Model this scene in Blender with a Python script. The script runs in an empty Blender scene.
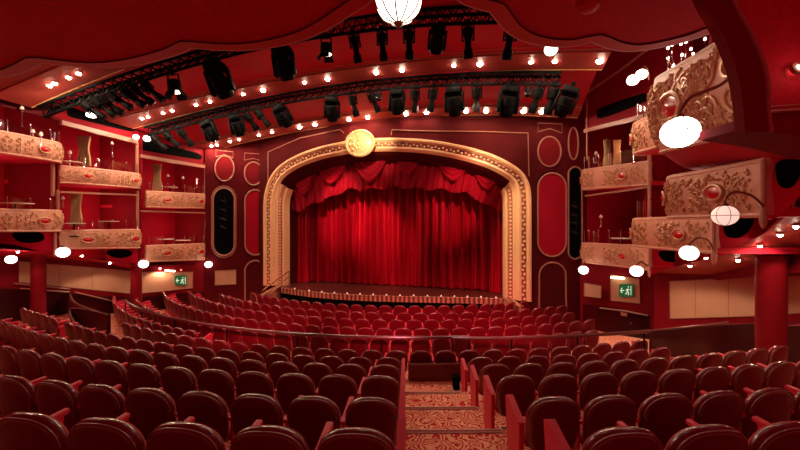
import bpy, bmesh, math, random
from mathutils import Vector, Matrix
random.seed(7)
SC = bpy.context.scene
COL = SC.collection
F = 365.0; CX = 400.0; CY = 225.0
PI = math.pi
def V(*a): return Vector(a)
# ------------------------------------------------------------------ materials
MATS = {}
def nodes(name):
    m = bpy.data.materials.new(name); m.use_nodes = True
    nt = m.node_tree; b = nt.nodes['Principled BSDF']
    MATS[name] = m
    return m, nt, b
def simple(name, col, rough=.5, metal=0, var=0, scale=20, bump=0, sheen=0, coat=0, spec=.5, bscale=None):
    m, nt, b = nodes(name)
    b.inputs['Base Color'].default_value = (*col, 1)
    b.inputs['Roughness'].default_value = rough
    b.inputs['Metallic'].default_value = metal
    b.inputs['Specular IOR Level'].default_value = spec
    if sheen:
        b.inputs['Sheen Weight'].default_value = sheen
        b.inputs['Sheen Tint'].default_value = (1, .45, .4, 1)
        b.inputs['Sheen Roughness'].default_value = .4
    if coat: b.inputs['Coat Weight'].default_value = coat
    if var or bump:
        tc = nt.nodes.new('ShaderNodeTexCoord'); n = nt.nodes.new('ShaderNodeTexNoise')
        n.inputs['Scale'].default_value = scale; n.inputs['Detail'].default_value = 4
        nt.links.new(tc.outputs['Object'], n.inputs['Vector'])
        if var:
            r = nt.nodes.new('ShaderNodeMix'); r.data_type = 'RGBA'
            r.inputs[6].default_value = (*[c*(1-var) for c in col], 1)
            r.inputs[7].default_value = (*[min(1, c*(1+var)) for c in col], 1)
            nt.links.new(n.outputs['Fac'], r.inputs[0]); nt.links.new(r.outputs[2], b.inputs['Base Color'])
        if bump:
            n2 = n
            if bscale:
                n2 = nt.nodes.new('ShaderNodeTexNoise'); n2.inputs['Scale'].default_value = bscale
                nt.links.new(tc.outputs['Object'], n2.inputs['Vector'])
            bp = nt.nodes.new('ShaderNodeBump'); bp.inputs['Strength'].default_value = bump
            bp.inputs['Distance'].default_value = .02
            nt.links.new(n2.outputs['Fac'], bp.inputs['Height']); nt.links.new(bp.outputs['Normal'], b.inputs['Normal'])
    return m
def emis(name, col, s):
    m, nt, b = nodes(name)
    b.inputs['Base Color'].default_value = (*col, 1)
    b.inputs['Emission Color'].default_value = (*col, 1)
    b.inputs['Emission Strength'].default_value = s
    return m
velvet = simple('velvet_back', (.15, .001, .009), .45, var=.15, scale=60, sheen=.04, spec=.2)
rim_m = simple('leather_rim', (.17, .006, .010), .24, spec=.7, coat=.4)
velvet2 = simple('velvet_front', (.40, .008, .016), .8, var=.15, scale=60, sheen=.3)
armred = simple('arm_fabric', (.68, .02, .06), .5, var=.15, scale=40, sheen=.2, spec=.3)
piping_m = simple('piping', (.26, .09, .06), .35)
wood = simple('dark_red_wood', (.045, .006, .006), .3, var=.35, scale=6, coat=.3)
ceil_m = simple('ceiling_red', (.55, .012, .036), .6, spec=.2, var=.10, scale=3, bump=.06, bscale=60)
band_m = simple('ceiling_band', (.38, .060, .045), .5, var=.1, scale=5, spec=.25)
sof_m = simple('soffit_red', (.52, .010, .024), .8, spec=.2, var=.28, scale=26, bump=.3, bscale=90)
sofr_m = simple('soffit_lip', (.55, .03, .035), .5, var=.1, scale=8)
wall_m = simple('wall_red', (.20, .002, .008), .7, var=.12, scale=4, spec=.12)
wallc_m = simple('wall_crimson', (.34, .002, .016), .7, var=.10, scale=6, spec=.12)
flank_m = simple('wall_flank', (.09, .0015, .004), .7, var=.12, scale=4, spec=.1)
disc_m = simple('disc_red', (.17, .004, .008), .7, spec=.1)
board_m = simple('board_red', (.12, .003, .006), .5)
nosing_m = simple('step_nosing', (.62, .45, .38), .5)
walld_m = simple('wall_dark', (.075, .004, .005), .7, spec=.08, var=.15, scale=5)
tan_m = simple('tan_panel', (.58, .30, .17), .6, var=.12, scale=3)
trim_m = simple('tan_trim', (.42, .17, .11), .4, var=.1, scale=10)
gold_m = simple('gold_trim', (.85, .48, .18), .32, metal=.35, var=.25, scale=9)
cream_m = simple('gilded_cream', (.95, .55, .28), .40, metal=.05, var=.15, scale=14)
plast_m = simple('carved_plaster', (.66, .30, .19), .5, var=.18, scale=12, bump=.3, bscale=40)
scroll_m = simple('gilt_scroll', (.62, .33, .17), .38, metal=.2, var=.3, scale=30)
cab_m = simple('red_cabochon', (.55, .01, .02), .25, coat=.5)
blk = simple('black_metal', (.003, .003, .003), .6, spec=.05)
blk2 = simple('black_vent', (.003, .003, .003), .8, spec=.02)
lens_m = simple('dark_lens', (.02, .02, .025), .2, metal=.3)
chrome = simple('chrome', (.75, .7, .68), .12, metal=1)
bronze = simple('bronze', (.25, .11, .05), .3, metal=.8)
brassrail = simple('brown_rail', (.13, .035, .03), .25, coat=.5)
drape_m = simple('tan_drape', (.55, .33, .16), .7, var=.2, scale=18)
cloth_m = simple('white_cloth', (.75, .6, .5), .7)
stagewood = simple('stage_floor', (.10, .02, .015), .35, var=.2, scale=8)
skinw = simple('sign_white', (.9, .9, .85), .4)
bulb_m = emis('bulb_glow', (1, .82, .60), 55)
bulb2_m = emis('bulb_soft', (1, .80, .58), 3)
globe_m = emis('globe_glow', (1, .90, .78), 4.5)
globe2_m = emis('globe_unlit_glow', (1, .72, .58), .75)  # unlit globe made pale by a faint glow in its material
candle_m = emis('candle_glow', (1, .8, .6), 5)
foot_m = emis('footlight_glow', (1, .6, .45), .7)
signg_m = emis('sign_green', (.01, .16, .05), .2)
signw_m = emis('sign_white_lit', (.7, 1, .75), .45)
strip_m = emis('strip_glow', (1, .9, .6), 6)
def glass_mat():
    m, nt, b = nodes('railing_glass')
    out = nt.nodes['Material Output']
    t = nt.nodes.new('ShaderNodeBsdfTransparent'); g = nt.nodes.new('ShaderNodeBsdfGlossy')
    g.inputs['Roughness'].default_value = .05
    mx = nt.nodes.new('ShaderNodeMixShader'); mx.inputs[0].default_value = .10
    nt.links.new(t.outputs[0], mx.inputs[1]); nt.links.new(g.outputs[0], mx.inputs[2])
    nt.links.new(mx.outputs[0], out.inputs[0]); return m
glass = glass_mat()
def curtain_mat():
    m, nt, b = nodes('curtain_velvet')
    b.inputs['Roughness'].default_value = .42; b.inputs['Sheen Weight'].default_value = .03; b.inputs['Specular IOR Level'].default_value = .3
    b.inputs['Sheen Tint'].default_value = (1, .2, .2, 1)
    tc = nt.nodes.new('ShaderNodeTexCoord'); mp = nt.nodes.new('ShaderNodeMapping')
    mp.inputs['Scale'].default_value = (14, 14, .25)
    n = nt.nodes.new('ShaderNodeTexNoise'); n.inputs['Scale'].default_value = 1.0
    r = nt.nodes.new('ShaderNodeValToRGB')
    r.color_ramp.elements[0].position = .3; r.color_ramp.elements[0].color = (.34, .002, .012, 1)
    r.color_ramp.elements[1].position = .75; r.color_ramp.elements[1].color = (.58, .004, .026, 1)
    nt.links.new(tc.outputs['Object'], mp.inputs[0]); nt.links.new(mp.outputs[0], n.inputs['Vector'])
    nt.links.new(n.outputs['Fac'], r.inputs[0]); nt.links.new(r.outputs[0], b.inputs['Base Color'])
    return m
curt_m = curtain_mat()
val_m = simple('valance_velvet', (.30, .0015, .014), .75, var=.2, scale=5, spec=.15)
def carpet_mat():
    m, nt, b = nodes('patterned_carpet')
    b.inputs['Roughness'].default_value = .9; b.inputs['Specular IOR Level'].default_value = .1
    tc = nt.nodes.new('ShaderNodeTexCoord')
    n = nt.nodes.new('ShaderNodeTexNoise'); n.inputs['Scale'].default_value = 5.0; n.inputs['Detail'].default_value = 1
    nt.links.new(tc.outputs['Object'], n.inputs['Vector'])
    ad = nt.nodes.new('ShaderNodeVectorMath'); ad.operation = 'MULTIPLY_ADD'
    ad.inputs[1].default_value = (.38, .38, 0)
    nt.links.new(n.outputs['Color'], ad.inputs[0]); nt.links.new(tc.outputs['Object'], ad.inputs[2])
    vo = nt.nodes.new('ShaderNodeTexVoronoi'); vo.voronoi_dimensions = '2D'; vo.inputs['Scale'].default_value = 4.6
    nt.links.new(ad.outputs[0], vo.inputs['Vector'])
    mu = nt.nodes.new('ShaderNodeMath'); mu.operation = 'MULTIPLY'; mu.inputs[1].default_value = 26
    nt.links.new(vo.outputs['Distance'], mu.inputs[0])
    si = nt.nodes.new('ShaderNodeMath'); si.operation = 'SINE'; nt.links.new(mu.outputs[0], si.inputs[0])
    r = nt.nodes.new('ShaderNodeValToRGB')
    r.color_ramp.elements[0].position = .44; r.color_ramp.elements[0].color = (.62, .03, .04, 1)
    r.color_ramp.elements[1].position = .56; r.color_ramp.elements[1].color = (1.0, .70, .45, 1)
    e = r.color_ramp.elements.new(.95); e.color = (.90, .42, .24, 1)
    h = nt.nodes.new('ShaderNodeMath'); h.operation = 'MULTIPLY_ADD'; h.inputs[1].default_value = .5; h.inputs[2].default_value = .5
    nt.links.new(si.outputs[0], h.inputs[0]); nt.links.new(h.outputs[0], r.inputs[0])
    nt.links.new(r.outputs[0], b.inputs['Base Color'])
    return m
carpet = carpet_mat()
def bead_mat():
    m, nt, b = nodes('apron_trim')
    b.inputs['Roughness'].default_value = .35; b.inputs['Metallic'].default_value = .3
    tc = nt.nodes.new('ShaderNodeTexCoord'); w = nt.nodes.new('ShaderNodeTexWave')
    w.inputs['Scale'].default_value = 1.6; w.inputs['Distortion'].default_value = 1.5
    nt.links.new(tc.outputs['Object'], w.inputs['Vector'])
    r = nt.nodes.new('ShaderNodeValToRGB')
    r.color_ramp.elements[0].color = (.12, .03, .02, 1); r.color_ramp.elements[1].color = (.65, .33, .18, 1)
    nt.links.new(w.outputs['Fac'], r.inputs[0]); nt.links.new(r.outputs[0], b.inputs['Base Color'])
    return m
apron_m = bead_mat()
# ------------------------------------------------------------------ mesh builder
class MB:
    def __init__(s): s.v = []; s.f = []; s.m = []; s.k = 0
    def quad(s, a, b, c, d):
        n = len(s.v); s.v += [V(*a), V(*b), V(*c), V(*d)]; s.f.append((n, n+1, n+2, n+3)); s.m.append(s.k)
    def box(s, c, d, R=None):
        n = len(s.v); hx, hy, hz = d[0]/2, d[1]/2, d[2]/2
        for x, y, z in ((-1,-1,-1),(1,-1,-1),(1,1,-1),(-1,1,-1),(-1,-1,1),(1,-1,1),(1,1,1),(-1,1,1)):
            p = V(x*hx, y*hy, z*hz)
            if R: p = R @ p
            s.v.append(p+V(*c))
        for q in ((0,3,2,1),(4,5,6,7),(0,1,5,4),(1,2,6,5),(2,3,7,6),(3,0,4,7)):
            s.f.append(tuple(n+i for i in q)); s.m.append(s.k)
    def bar(s, a, b, w, h):       # box from a to b
        a = V(*a); b = V(*b); d = b-a; R = d.to_track_quat('Y', 'Z').to_matrix()
        s.box((a+b)/2, (w, d.length, h), R)
    def tube(s, pts, r, n=8, cap=True, closed=False):
        pts = [V(*p) for p in pts]; N = len(pts)
        rs = r if isinstance(r, (list, tuple)) else [r]*N
        base = len(s.v); up = V(0, 0, 1)
        for i, p in enumerate(pts):
            if closed: t = pts[(i+1) % N]-pts[i-1]
            else: t = pts[min(i+1, N-1)]-pts[max(i-1, 0)]
            if t.length < 1e-9: t = V(0, 0, 1)
            t.normalize()
            if i == 0:
                a = t.orthogonal().normalized() if abs(t.dot(up)) > .95 else t.cross(up).normalized()
            else:
                a = (a - t*a.dot(t))
                a = a.normalized() if a.length > 1e-6 else t.orthogonal().normalized()
            b = t.cross(a)
            for k in range(n):
                th = 2*PI*k/n; s.v.append(p+(a*math.cos(th)+b*math.sin(th))*rs[i])
        for i in range(N if closed else N-1):
            j = (i+1) % N
            for k in range(n):
                s.f.append((base+i*n+k, base+i*n+(k+1) % n, base+j*n+(k+1) % n, base+j*n+k)); s.m.append(s.k)
        if cap and not closed:
            s.f.append(tuple(base+k for k in range(n))[::-1]); s.m.append(s.k)
            s.f.append(tuple(base+(N-1)*n+k for k in range(n))); s.m.append(s.k)
    def lathe(s, prof, c=(0,0,0), n=20, R=None):
        base = len(s.v); c = V(*c)
        for r, z in prof:
            for k in range(n):
                th = 2*PI*k/n; p = V(r*math.cos(th), r*math.sin(th), z)
                if R: p = R @ p
                s.v.append(p+c)
        for i in range(len(prof)-1):
            for k in range(n):
                s.f.append((base+i*n+k, base+i*n+(k+1) % n, base+(i+1)*n+(k+1) % n, base+(i+1)*n+k)); s.m.append(s.k)
        s.f.append(tuple(base+k for k in range(n))[::-1]); s.m.append(s.k)
        s.f.append(tuple(base+(len(prof)-1)*n+k for k in range(n))); s.m.append(s.k)
    def ball(s, c, r, n=14, m=9, R=None):
        rx, ry, rz = r if isinstance(r, (tuple, list)) else (r, r, r)
        base = len(s.v); c = V(*c)
        for i in range(m+1):
            ph = PI*i/m; sr = max(math.sin(ph), .02); z = -math.cos(ph)
            for k in range(n):
                th = 2*PI*k/n; p = V(rx*sr*math.cos(th), ry*sr*math.sin(th), rz*z)
                if R: p = R @ p
                s.v.append(p+c)
        for i in range(m):
            for k in range(n):
                s.f.append((base+i*n+k, base+i*n+(k+1) % n, base+(i+1)*n+(k+1) % n, base+(i+1)*n+k)); s.m.append(s.k)
    def grid(s, fn, nu, nv, closeu=False):
        base = len(s.v)
        for j in range(nv+1):
            for i in range(nu+1): s.v.append(V(*fn(i/nu, j/nv)))
        for j in range(nv):
            for i in range(nu):
                a = base+j*(nu+1)+i; s.f.append((a, a+1, a+nu+2, a+nu+1)); s.m.append(s.k)
    def prism(s, pts, off):       # polygon pts (3D, planar) extruded by vector off
        base = len(s.v); off = V(*off); n = len(pts)
        for p in pts: s.v.append(V(*p))
        for p in pts: s.v.append(V(*p)+off)
        s.f.append(tuple(base+i for i in range(n))); s.m.append(s.k)
        s.f.append(tuple(base+n+i for i in range(n))[::-1]); s.m.append(s.k)
        for i in range(n):
            j = (i+1) % n; s.f.append((base+i, base+j, base+n+j, base+n+i)); s.m.append(s.k)
    def mesh(s, name, mats, smooth=True, angle=40):
        me = bpy.data.meshes.new(name)
        me.from_pydata([tuple(v) for v in s.v], [], s.f)
        for m in (mats if isinstance(mats, (list, tuple)) else [mats]): me.materials.append(m)
        for p, k in zip(me.polygons, s.m): p.material_index = k
        bm = bmesh.new(); bm.from_mesh(me)
        bmesh.ops.recalc_face_normals(bm, faces=bm.faces)
        big = [f for f in bm.faces if len(f.verts) > 4]
        if big: bmesh.ops.triangulate(bm, faces=big)
        bm.to_mesh(me); bm.free()
        if smooth:
            for p in me.polygons: p.use_smooth = True
            try: me.set_sharp_from_angle(angle=math.radians(angle))
            except Exception: pass
        me.update(); return me
    def build(s, name, mats, parent=None, smooth=True, loc=None):
        me = s.mesh(name, mats, smooth)
        o = bpy.data.objects.new(name, me); COL.objects.link(o)
        if loc is not None and parent is None:
            l = V(*loc)
            for v in me.vertices: v.co -= l
            o.location = l
        if parent is not None:
            o.parent = parent
            if parent.get('_abs'):
                w = worldloc(parent); o['_abs'] = 1
                for v in me.vertices: v.co -= w
        return o
def worldloc(o):
    l = V(0, 0, 0)
    while o is not None: l = l+o.location; o = o.parent
    return l
def tag(o, label=None, cat=None, group=None, kind=None):
    if label: o['label'] = label
    if cat: o['category'] = cat
    if group: o['group'] = group
    if kind: o['kind'] = kind
    return o
def empty(name, loc, label=None, cat=None, group=None, rz=0):
    o = bpy.data.objects.new(name, None); COL.objects.link(o); o.location = loc; o.rotation_euler.z = rz
    o.empty_display_size = .1; o['_abs'] = 1
    tag(o, label, cat, group); return o
def struct(o): o['kind'] = 'structure'; return o
def copy_tree(o, parent=None):
    c = o.copy(); COL.objects.link(c); c.parent = parent
    for ch in list(o.children): copy_tree(ch, c)
    return c
ORD = ['first','second','third','fourth','fifth','sixth','seventh','eighth','ninth','tenth','eleventh','twelfth','13th','14th','15th','16th','17th','18th','19th','20th','21st','22nd','23rd','24th','25th','26th','27th','28th','29th','30th','31st','32nd','33rd','34th','35th','36th','37th','38th','39th','40th']
# ------------------------------------------------------------------ geometry of the hall
def at(x, y, Y): return V((x-CX)/F*Y, Y, (CY-y)/F*Y)
def px(p): return (CX+F*p[0]/p[1], CY-F*p[2]/p[1])
TH = math.radians(18); OX, OY = -.8, 17.0
def H(l, a, z): return V(OX+l*math.cos(TH)+a*math.sin(TH), OY-l*math.sin(TH)+a*math.cos(TH), z)
class Plane:                      # vertical plane through two plan points
    def __init__(s, p, q):
        s.p = V(p[0], p[1], 0); d = V(q[0]-p[0], q[1]-p[1], 0); s.d = d.normalized()
        s.n = V(s.d.y, -s.d.x, 0)
        if s.n.y > 0 and abs(s.n.y) > .05 or (abs(s.n.y) <= .05 and s.n.dot(-s.p) < 0): s.n = -s.n
        if s.n.dot(s.p) > 0: s.n = -s.n
    def at(s, x, y, off=0):       # off metres towards the room
        r = V((x-CX)/F, 1, (CY-y)/F); p = s.p+s.n*off
        t = p.dot(s.n)/V(r.x, r.y, 0).dot(s.n); return r*t
def plane_px(x0, Y0, x1, Y1): return Plane(((x0-CX)/F*Y0, Y0), ((x1-CX)/F*Y1, Y1))
def smooth_poly(pts, sub=6, closed=False):
    out = []; n = len(pts)
    for i in range(n if closed else n-1):
        if closed: p0, p1, p2, p3 = pts[i-1], pts[i], pts[(i+1) % n], pts[(i+2) % n]
        else: p0, p1, p2, p3 = pts[max(i-1, 0)], pts[i], pts[i+1], pts[min(i+2, n-1)]
        for k in range(sub):
            t = k/sub
            out.append(tuple(.5*((2*b)+(-a+c)*t+(2*a-5*b+4*c-d)*t*t+(-a+3*b-3*c+d)*t**3) for a, b, c, d in zip(p0, p1, p2, p3)))
    if not closed: out.append(tuple(pts[-1]))
    return out
def stad(x0, y0, x1, y1, n=10, r=None):   # rounded slot outline in pixels
    rx = (x1-x0)/2 if r is None else r; ry = rx*1.05; pts = []
    for (cx, cy, a0) in ((x1-rx, y1-ry, 0), (x0+rx, y1-ry, 90), (x0+rx, y0+ry, 180), (x1-rx, y0+ry, 270)):
        for k in range(n+1):
            a = math.radians(a0+90*k/n); pts.append((cx+rx*math.cos(a), cy+ry*math.sin(a)))
    return pts
# ------------------------------------------------------------------ camera
cam = bpy.data.cameras.new('camera'); co = bpy.data.objects.new('camera', cam); COL.objects.link(co)
cam.sensor_width = 36; cam.lens = 36*F/800; co.rotation_euler = (PI/2, 0, 0); cam.clip_start = .05
SC.camera = co
# ------------------------------------------------------------------ floor terraces
CC = V(.4, 24.5)
ROWS = [('A', 2.33, -1.265), ('B', 3.47, -1.61), ('C', 4.72, -1.92), ('D', 5.9, -2.23), ('E', 7.1, -2.55), ('F', 8.4, -2.86),
        ('I', 9.85, -3.02), ('P', 10.9, -3.05), ('Q', 11.87, -3.05), ('R', 12.8, -3.05), ('S', 13.9, -3.05)]
SH = .92
FLAT = -3.97
def floor_z(k): return max(ROWS[k][2]-SH, FLAT)
ter = [(-3.0, -1.27+.25-SH)]      # (Y start, floor z)
ter.append((1.2-.25, -1.265+.32-SH+.0))
for k, (n, y, z) in enumerate(ROWS[:7]): ter.append((y-.22, floor_z(k)))
m = MB()
def arcpt(Y, ph, z):
    return arcdir(Y, ph, z)[0]
def arcdir(Y, ph, z=0):
    R = CC.y-Y
    if ph > 0:
        k = 1.28; q = ph/k; return V(CC.x+R*k*math.sin(q), Y+R*k*(1-math.cos(q)), z), q
    lim = -max(.52, min(.95, .95-.43*(R-16.0)))
    if ph < lim:
        t = (lim-ph)*R; return V(CC.x+R*math.sin(lim)-t*math.cos(lim), CC.y-R*math.cos(lim)-t*math.sin(lim), z), lim
    return V(CC.x+R*math.sin(ph), CC.y-R*math.cos(ph), z), ph
PH0, PH1, NP = -1.25, .95, 120
for i, (y, z) in enumerate(ter):
    y2 = ter[i+1][0] if i+1 < len(ter) else 22.5
    m.grid(lambda u, v: arcpt(y+(y2-y)*v, PH0+(PH1-PH0)*u, z), NP, 1)
    if i+1 < len(ter):
        z2 = ter[i+1][1]
        m.grid(lambda u, v: arcpt(y2, PH0+(PH1-PH0)*u, z+(z2-z)*v), NP, 1)
fl = struct(m.build('floor', carpet, smooth=False))
# nosing strips of the aisle steps
for i, (y, z) in enumerate(ter[1:-2]):
    if y < 2: continue
    m = MB(); zz = ter[i][1] if i >= 0 else z
    up = ter[i][1]
    m.tube([arcpt(y-.02, p, up+.008) for p in [(-.02+ .062*k/8) for k in range(9)]], .014, 6)
    m.tube([arcpt(y-.07, p, up+.006) for p in [(-.02+ .062*k/8) for k in range(9)]], .010, 6)
    o = struct(m.build('trim_%d' % (i+1), nosing_m))
# ------------------------------------------------------------------ seats
def back_outline(n=36, w=.256, z0=.34, z1=.92):
    pts = []
    for k in range(n):
        a = 2*PI*k/n; c, s_ = math.cos(a), math.sin(a)
        if s_ >= 0:
            x = w*math.copysign(abs(c)**.80, c); z = (z1-.23)+.23*abs(s_)**.92
        else:
            x = w*.97*math.copysign(abs(c)**.35, c); z = (z1-.23)-(z1-.23-z0)*abs(s_)**.55
        pts.append((x, z))
    return pts
def curve_y(x, z): return -.02-.16*(z-.4)+.55*x*x
def make_back(hi=True):
    m = MB(); out = back_outline(36 if hi else 20); n = len(out); cz = .63
    rings = [(.55, -.040), (.86, -.040), (.955, -.032), (1, -.006), (1, .022), (.955, .045), (.8, .060), (.4, .066)]
    base = 0
    for sc, dy in rings:
        for x, z in out:
            X = x*sc; Z = cz+(z-cz)*(1-(1-sc)*.9)
            m.v.append(V(X, curve_y(X, Z)+dy, Z))
    for i in range(len(rings)-1):
        for k in range(n):
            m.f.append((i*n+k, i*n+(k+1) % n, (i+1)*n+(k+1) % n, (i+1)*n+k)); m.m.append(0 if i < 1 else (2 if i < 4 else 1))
    m.f.append(tuple(range(n))); m.m.append(0)
    m.f.append(tuple((len(rings)-1)*n+k for k in range(n))); m.m.append(1)
    return m.mesh('backrest', [velvet, velvet2, rim_m], True, 70)
def make_pipe():
    m = MB(); out = [p for p in back_outline(48) if p[1] > .60]
    out.sort(key=lambda p: math.atan2(p[1]-.6, p[0]))
    for sc, r in ((.955, .0055), (.90, .004)):
        pts = [(x*sc, curve_y(x*sc, .63+(z-.63)*(1-(1-sc)*.9))-.036 + (0 if sc > .93 else -.003), .63+(z-.63)*(1-(1-sc)*.9)) for x, z in out]
        m.tube(pts, r, 5)
    return m.mesh('piping', piping_m)
def rbox(m, c, d, b=.03):
    x, y, z = d[0]/2, d[1]/2, d[2]/2; base = len(m.v)
    lay = [(-z, b), (-z+b*.4, b*.3), (-z+b, 0), (z-b, 0), (z-b*.4, b*.3), (z, b)]
    n = 0
    for zz, i in lay:
        hx, hy = x-i, y-i; ring = []
        for sx, sy in ((-1,-1),(1,-1),(1,1),(-1,1)):
            px_, py_ = sx*hx, sy*hy
            if sx*sy > 0: ring += [(px_, py_-sy*b), (px_-sx*b, py_)]
            else: ring += [(px_-sx*b, py_), (px_, py_-sy*b)]
        n = len(ring)
        for q in ring: m.v.append(V(c[0]+q[0], c[1]+q[1], c[2]+zz))
    for i in range(len(lay)-1):
        for k in range(n):
            m.f.append((base+i*n+k, base+i*n+(k+1) % n, base+(i+1)*n+(k+1) % n, base+(i+1)*n+k)); m.m.append(m.k)
    m.f.append(tuple(base+k for k in range(n))); m.m.append(m.k)
    m.f.append(tuple(base+(len(lay)-1)*n+k for k in range(n))); m.m.append(m.k)
ME = {}
ME['back'] = make_back(); ME['backlo'] = make_back(False); ME['pipe'] = make_pipe()
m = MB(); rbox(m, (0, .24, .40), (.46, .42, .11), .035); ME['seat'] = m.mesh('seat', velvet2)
m = MB(); m.bar((0, .12, .34), (0, .38, .34), .3, .03); m.box((0, .22, .17), (.05, .10, .33)); m.box((0, .22, .012), (.14, .22, .024)); ME['base'] = m.mesh('pedestal', wood)
def arm(x, w=.055):
    m = MB(); n = 8; L = []
    for k in range(n+1):
        t = k/n; y = -.03+.44*t; z = .635+.035*t; th = .028+.012*math.sin(PI*t)
        for (a, b_) in ((-1, -1), (-1, .5), (-.6, 1), (.6, 1), (1, .5), (1, -1)): m.v.append(V(x+a*w/2, y, z+b_*th*.6))
    for k in range(n):
        for j in range(6): m.f.append((k*6+j, k*6+(j+1) % 6, (k+1)*6+(j+1) % 6, (k+1)*6+j)); m.m.append(0)
    m.f.append(tuple(range(6))); m.m.append(0); m.f.append(tuple(n*6+k for k in range(6))); m.m.append(0)
    return m.mesh('armrest', armred)
ME['arm'] = arm(.28)
m = MB(); m.prism([(.264, .02, 0.0), (.264, .32, 0.0), (.264, .38, .65), (.264, .01, .62)], (.026, 0, 0)); ME['side'] = m.mesh('side_panel', armred, False)
m = MB(); m.prism([(-.305, .04, 0), (-.305, .34, 0), (-.305, .43, .70), (-.305, .36, .72), (-.305, .02, .60)], (.05, 0, 0)); m.box((-.280, .195, .668), (.065, .36, .022), Matrix.Rotation(.34, 3, 'X')); ME['end'] = m.mesh('end_panel', armred, False)
m = MB(); m.prism([(.255, .04, 0), (.255, .34, 0), (.255, .43, .70), (.255, .36, .72), (.255, .02, .60)], (.05, 0, 0)); m.box((.280, .195, .668), (.065, .36, .022), Matrix.Rotation(.34, 3, 'X')); ME['endr'] = m.mesh('end_panel', armred, False)
def child(me, name, par):
    o = bpy.data.objects.new(name, me); COL.objects.link(o); o.parent = par; return o
def make_proto(hi, end=None):
    r = bpy.data.objects.new('theatre_chair', None); COL.objects.link(r); r.empty_display_size = .1
    b = child(ME['back' if hi else 'backlo'], 'backrest', r)
    if hi: child(ME['pipe'], 'piping', b)
    child(ME['seat'], 'seat', r); child(ME['base'], 'pedestal', r)
    if end != 'R': child(ME['arm'], 'armrest', r); child(ME['side'], 'side_panel', r)
    if end == 'L': child(ME['end'], 'end_panel', r)
    if end == 'R': child(ME['endr'], 'end_panel', r)
    return r
protos = {}
def seat(hi, end, loc, rz, label, group):
    key = (hi, end)
    if key not in protos: protos[key] = r = make_proto(hi, end)
    else: r = copy_tree(protos[key])
    r.location = loc; r.rotation_euler.z = rz
    tag(r, label, 'chair', group); return r
PITCH = .56
nseats = 0
def seat_at(Y0, ph, zf, hi, end, label, group):
    global nseats
    p = arcpt(Y0+.02, ph, zf)
    top = p+V(0, 0, SH)
    if top.y < .6: return False
    if (V(p.x, p.y, 0)-V(7.72, 7.6, 0)).length < .62: return False
    x, y = px(top); hw = 200/top.y
    if x < -hw*.7 or x > 800+hw*.7 or y > 470: return False
    seat(hi, end, p+V(0, 0, .002), arcdir(Y0, ph)[1], label, group); nseats += 1
    return True
rown = {'A': 'nearest row', 'B': 'second nearest row', 'C': 'third nearest row', 'D': 'fourth nearest row', 'E': 'fifth nearest row'}
for k, (rn, Y0, zt) in enumerate(ROWS[:5]):
    R = CC.y-Y0; zf = floor_z(k); grp = 'seats in the %s' % rown[rn]
    # left block from the aisle outwards
    xl = -.27+.012*(Y0-3); ph = math.asin((xl-CC.x)/R); i = 0; gap = 0
    while i < 60 and ph > -1.05:
        p = arcpt(Y0, ph, zt); x, y = px(p)
        skip = (rn == 'E' and 60 < x < 68)
        if p.y > 11.5: break
        if not skip:
            seat_at(Y0, ph, zf, k < 4, 'R' if i == 0 else None, 'red velvet theatre seat, %s left of the carpeted aisle, in the %s' % (ORD[min(i, 39)], rown[rn]), grp); i += 1
        ph -= PITCH/R
        if x < -60: break
    xr = 1.44+.035*(Y0-3); ph = math.asin((xr-CC.x)/R); i = 0
    while i < 40 and ph < .9:
        p = arcpt(Y0, ph, zt); x, y = px(p)
        if x > 860 or (rn == 'E' and x > 668): break
        seat_at(Y0, ph, zf, k < 4, 'L' if i == 0 else None, 'red velvet theatre seat, %s right of the carpeted aisle, in the %s' % (ORD[min(i, 39)], rown[rn]), grp); i += 1
        ph += PITCH/R
spec = [('F', 8.4, -2.86, 129, 645, .48, 'last row behind the curved handrail'),
        ('H', 9.1, -2.99, 107, 196, None, 'short side row left, behind the handrail'),
        ('I', 9.85, -3.02, 142, 600, 0, 'row just past the curved handrail'),
        ('P', 10.9, -3.05, 169, 592, .1, 'second row past the curved handrail'),
        ('Q', 11.87, -3.05, 186, 572, -.1, 'third row past the curved handrail'),
        ('R', 12.8, -3.05, 225, 560, .15, 'second row from the stage'),
        ('S', 13.9, -3.05, 257, 530, 0, 'front row nearest the stage')]
for rn, Y0, zt, xa, xb, x0, desc in spec:
    R = CC.y-Y0; zf = max(zt-SH, FLAT); ph0 = math.asin(((x0 or 0)-CC.x)/R)
    lst = []
    for i in range(-45, 40):
        ph = ph0+i*PITCH/R
        if abs(ph) > 1.2: continue
        p = arcpt(Y0, ph, zt); x, y = px(p)
        if p.y > 17: continue
        if xa-4 <= x <= xb+4: lst.append(ph)
    for i, ph in enumerate(lst):
        seat_at(Y0, ph, zf, False, 'L' if i == 0 else ('R' if i == len(lst)-1 else None), 'red velvet seat, %s from left in the %s' % (ORD[min(i, 39)], desc), 'seats in the '+desc)
print('SEATS', nseats)
# low board closing the aisle and small black box beside it
m = MB(); pts = [arcpt(8.12, p, 0) for p in (-.012, .0, .03, .06, .078)]
for a, b in zip(pts, pts[1:]): m.bar((a.x, a.y, -3.29), (b.x, b.y, -3.29), .05, .36); 
m.k = 1
for a, b in zip(pts, pts[1:]): m.bar((a.x, a.y, -3.10), (b.x, b.y, -3.10), .07, .03)
tag(m.build('aisle_barrier', [board_m, brassrail], loc=(1, 8, -3.47)), 'low dark red board closing the front end of the carpeted aisle', 'barrier')
m = MB(); rbox(m, at(456, 382.5, 7.7)+V(0, 0, 0), (.13, .2, .24), .01); m.box(at(456, 382.5, 7.7)+V(0, 0, .13), (.16, .23, .03))
tag(m.build('floor_box', blk2, loc=at(456, 388, 7.7)), 'small black box standing at the right front corner of the aisle', 'box')
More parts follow.
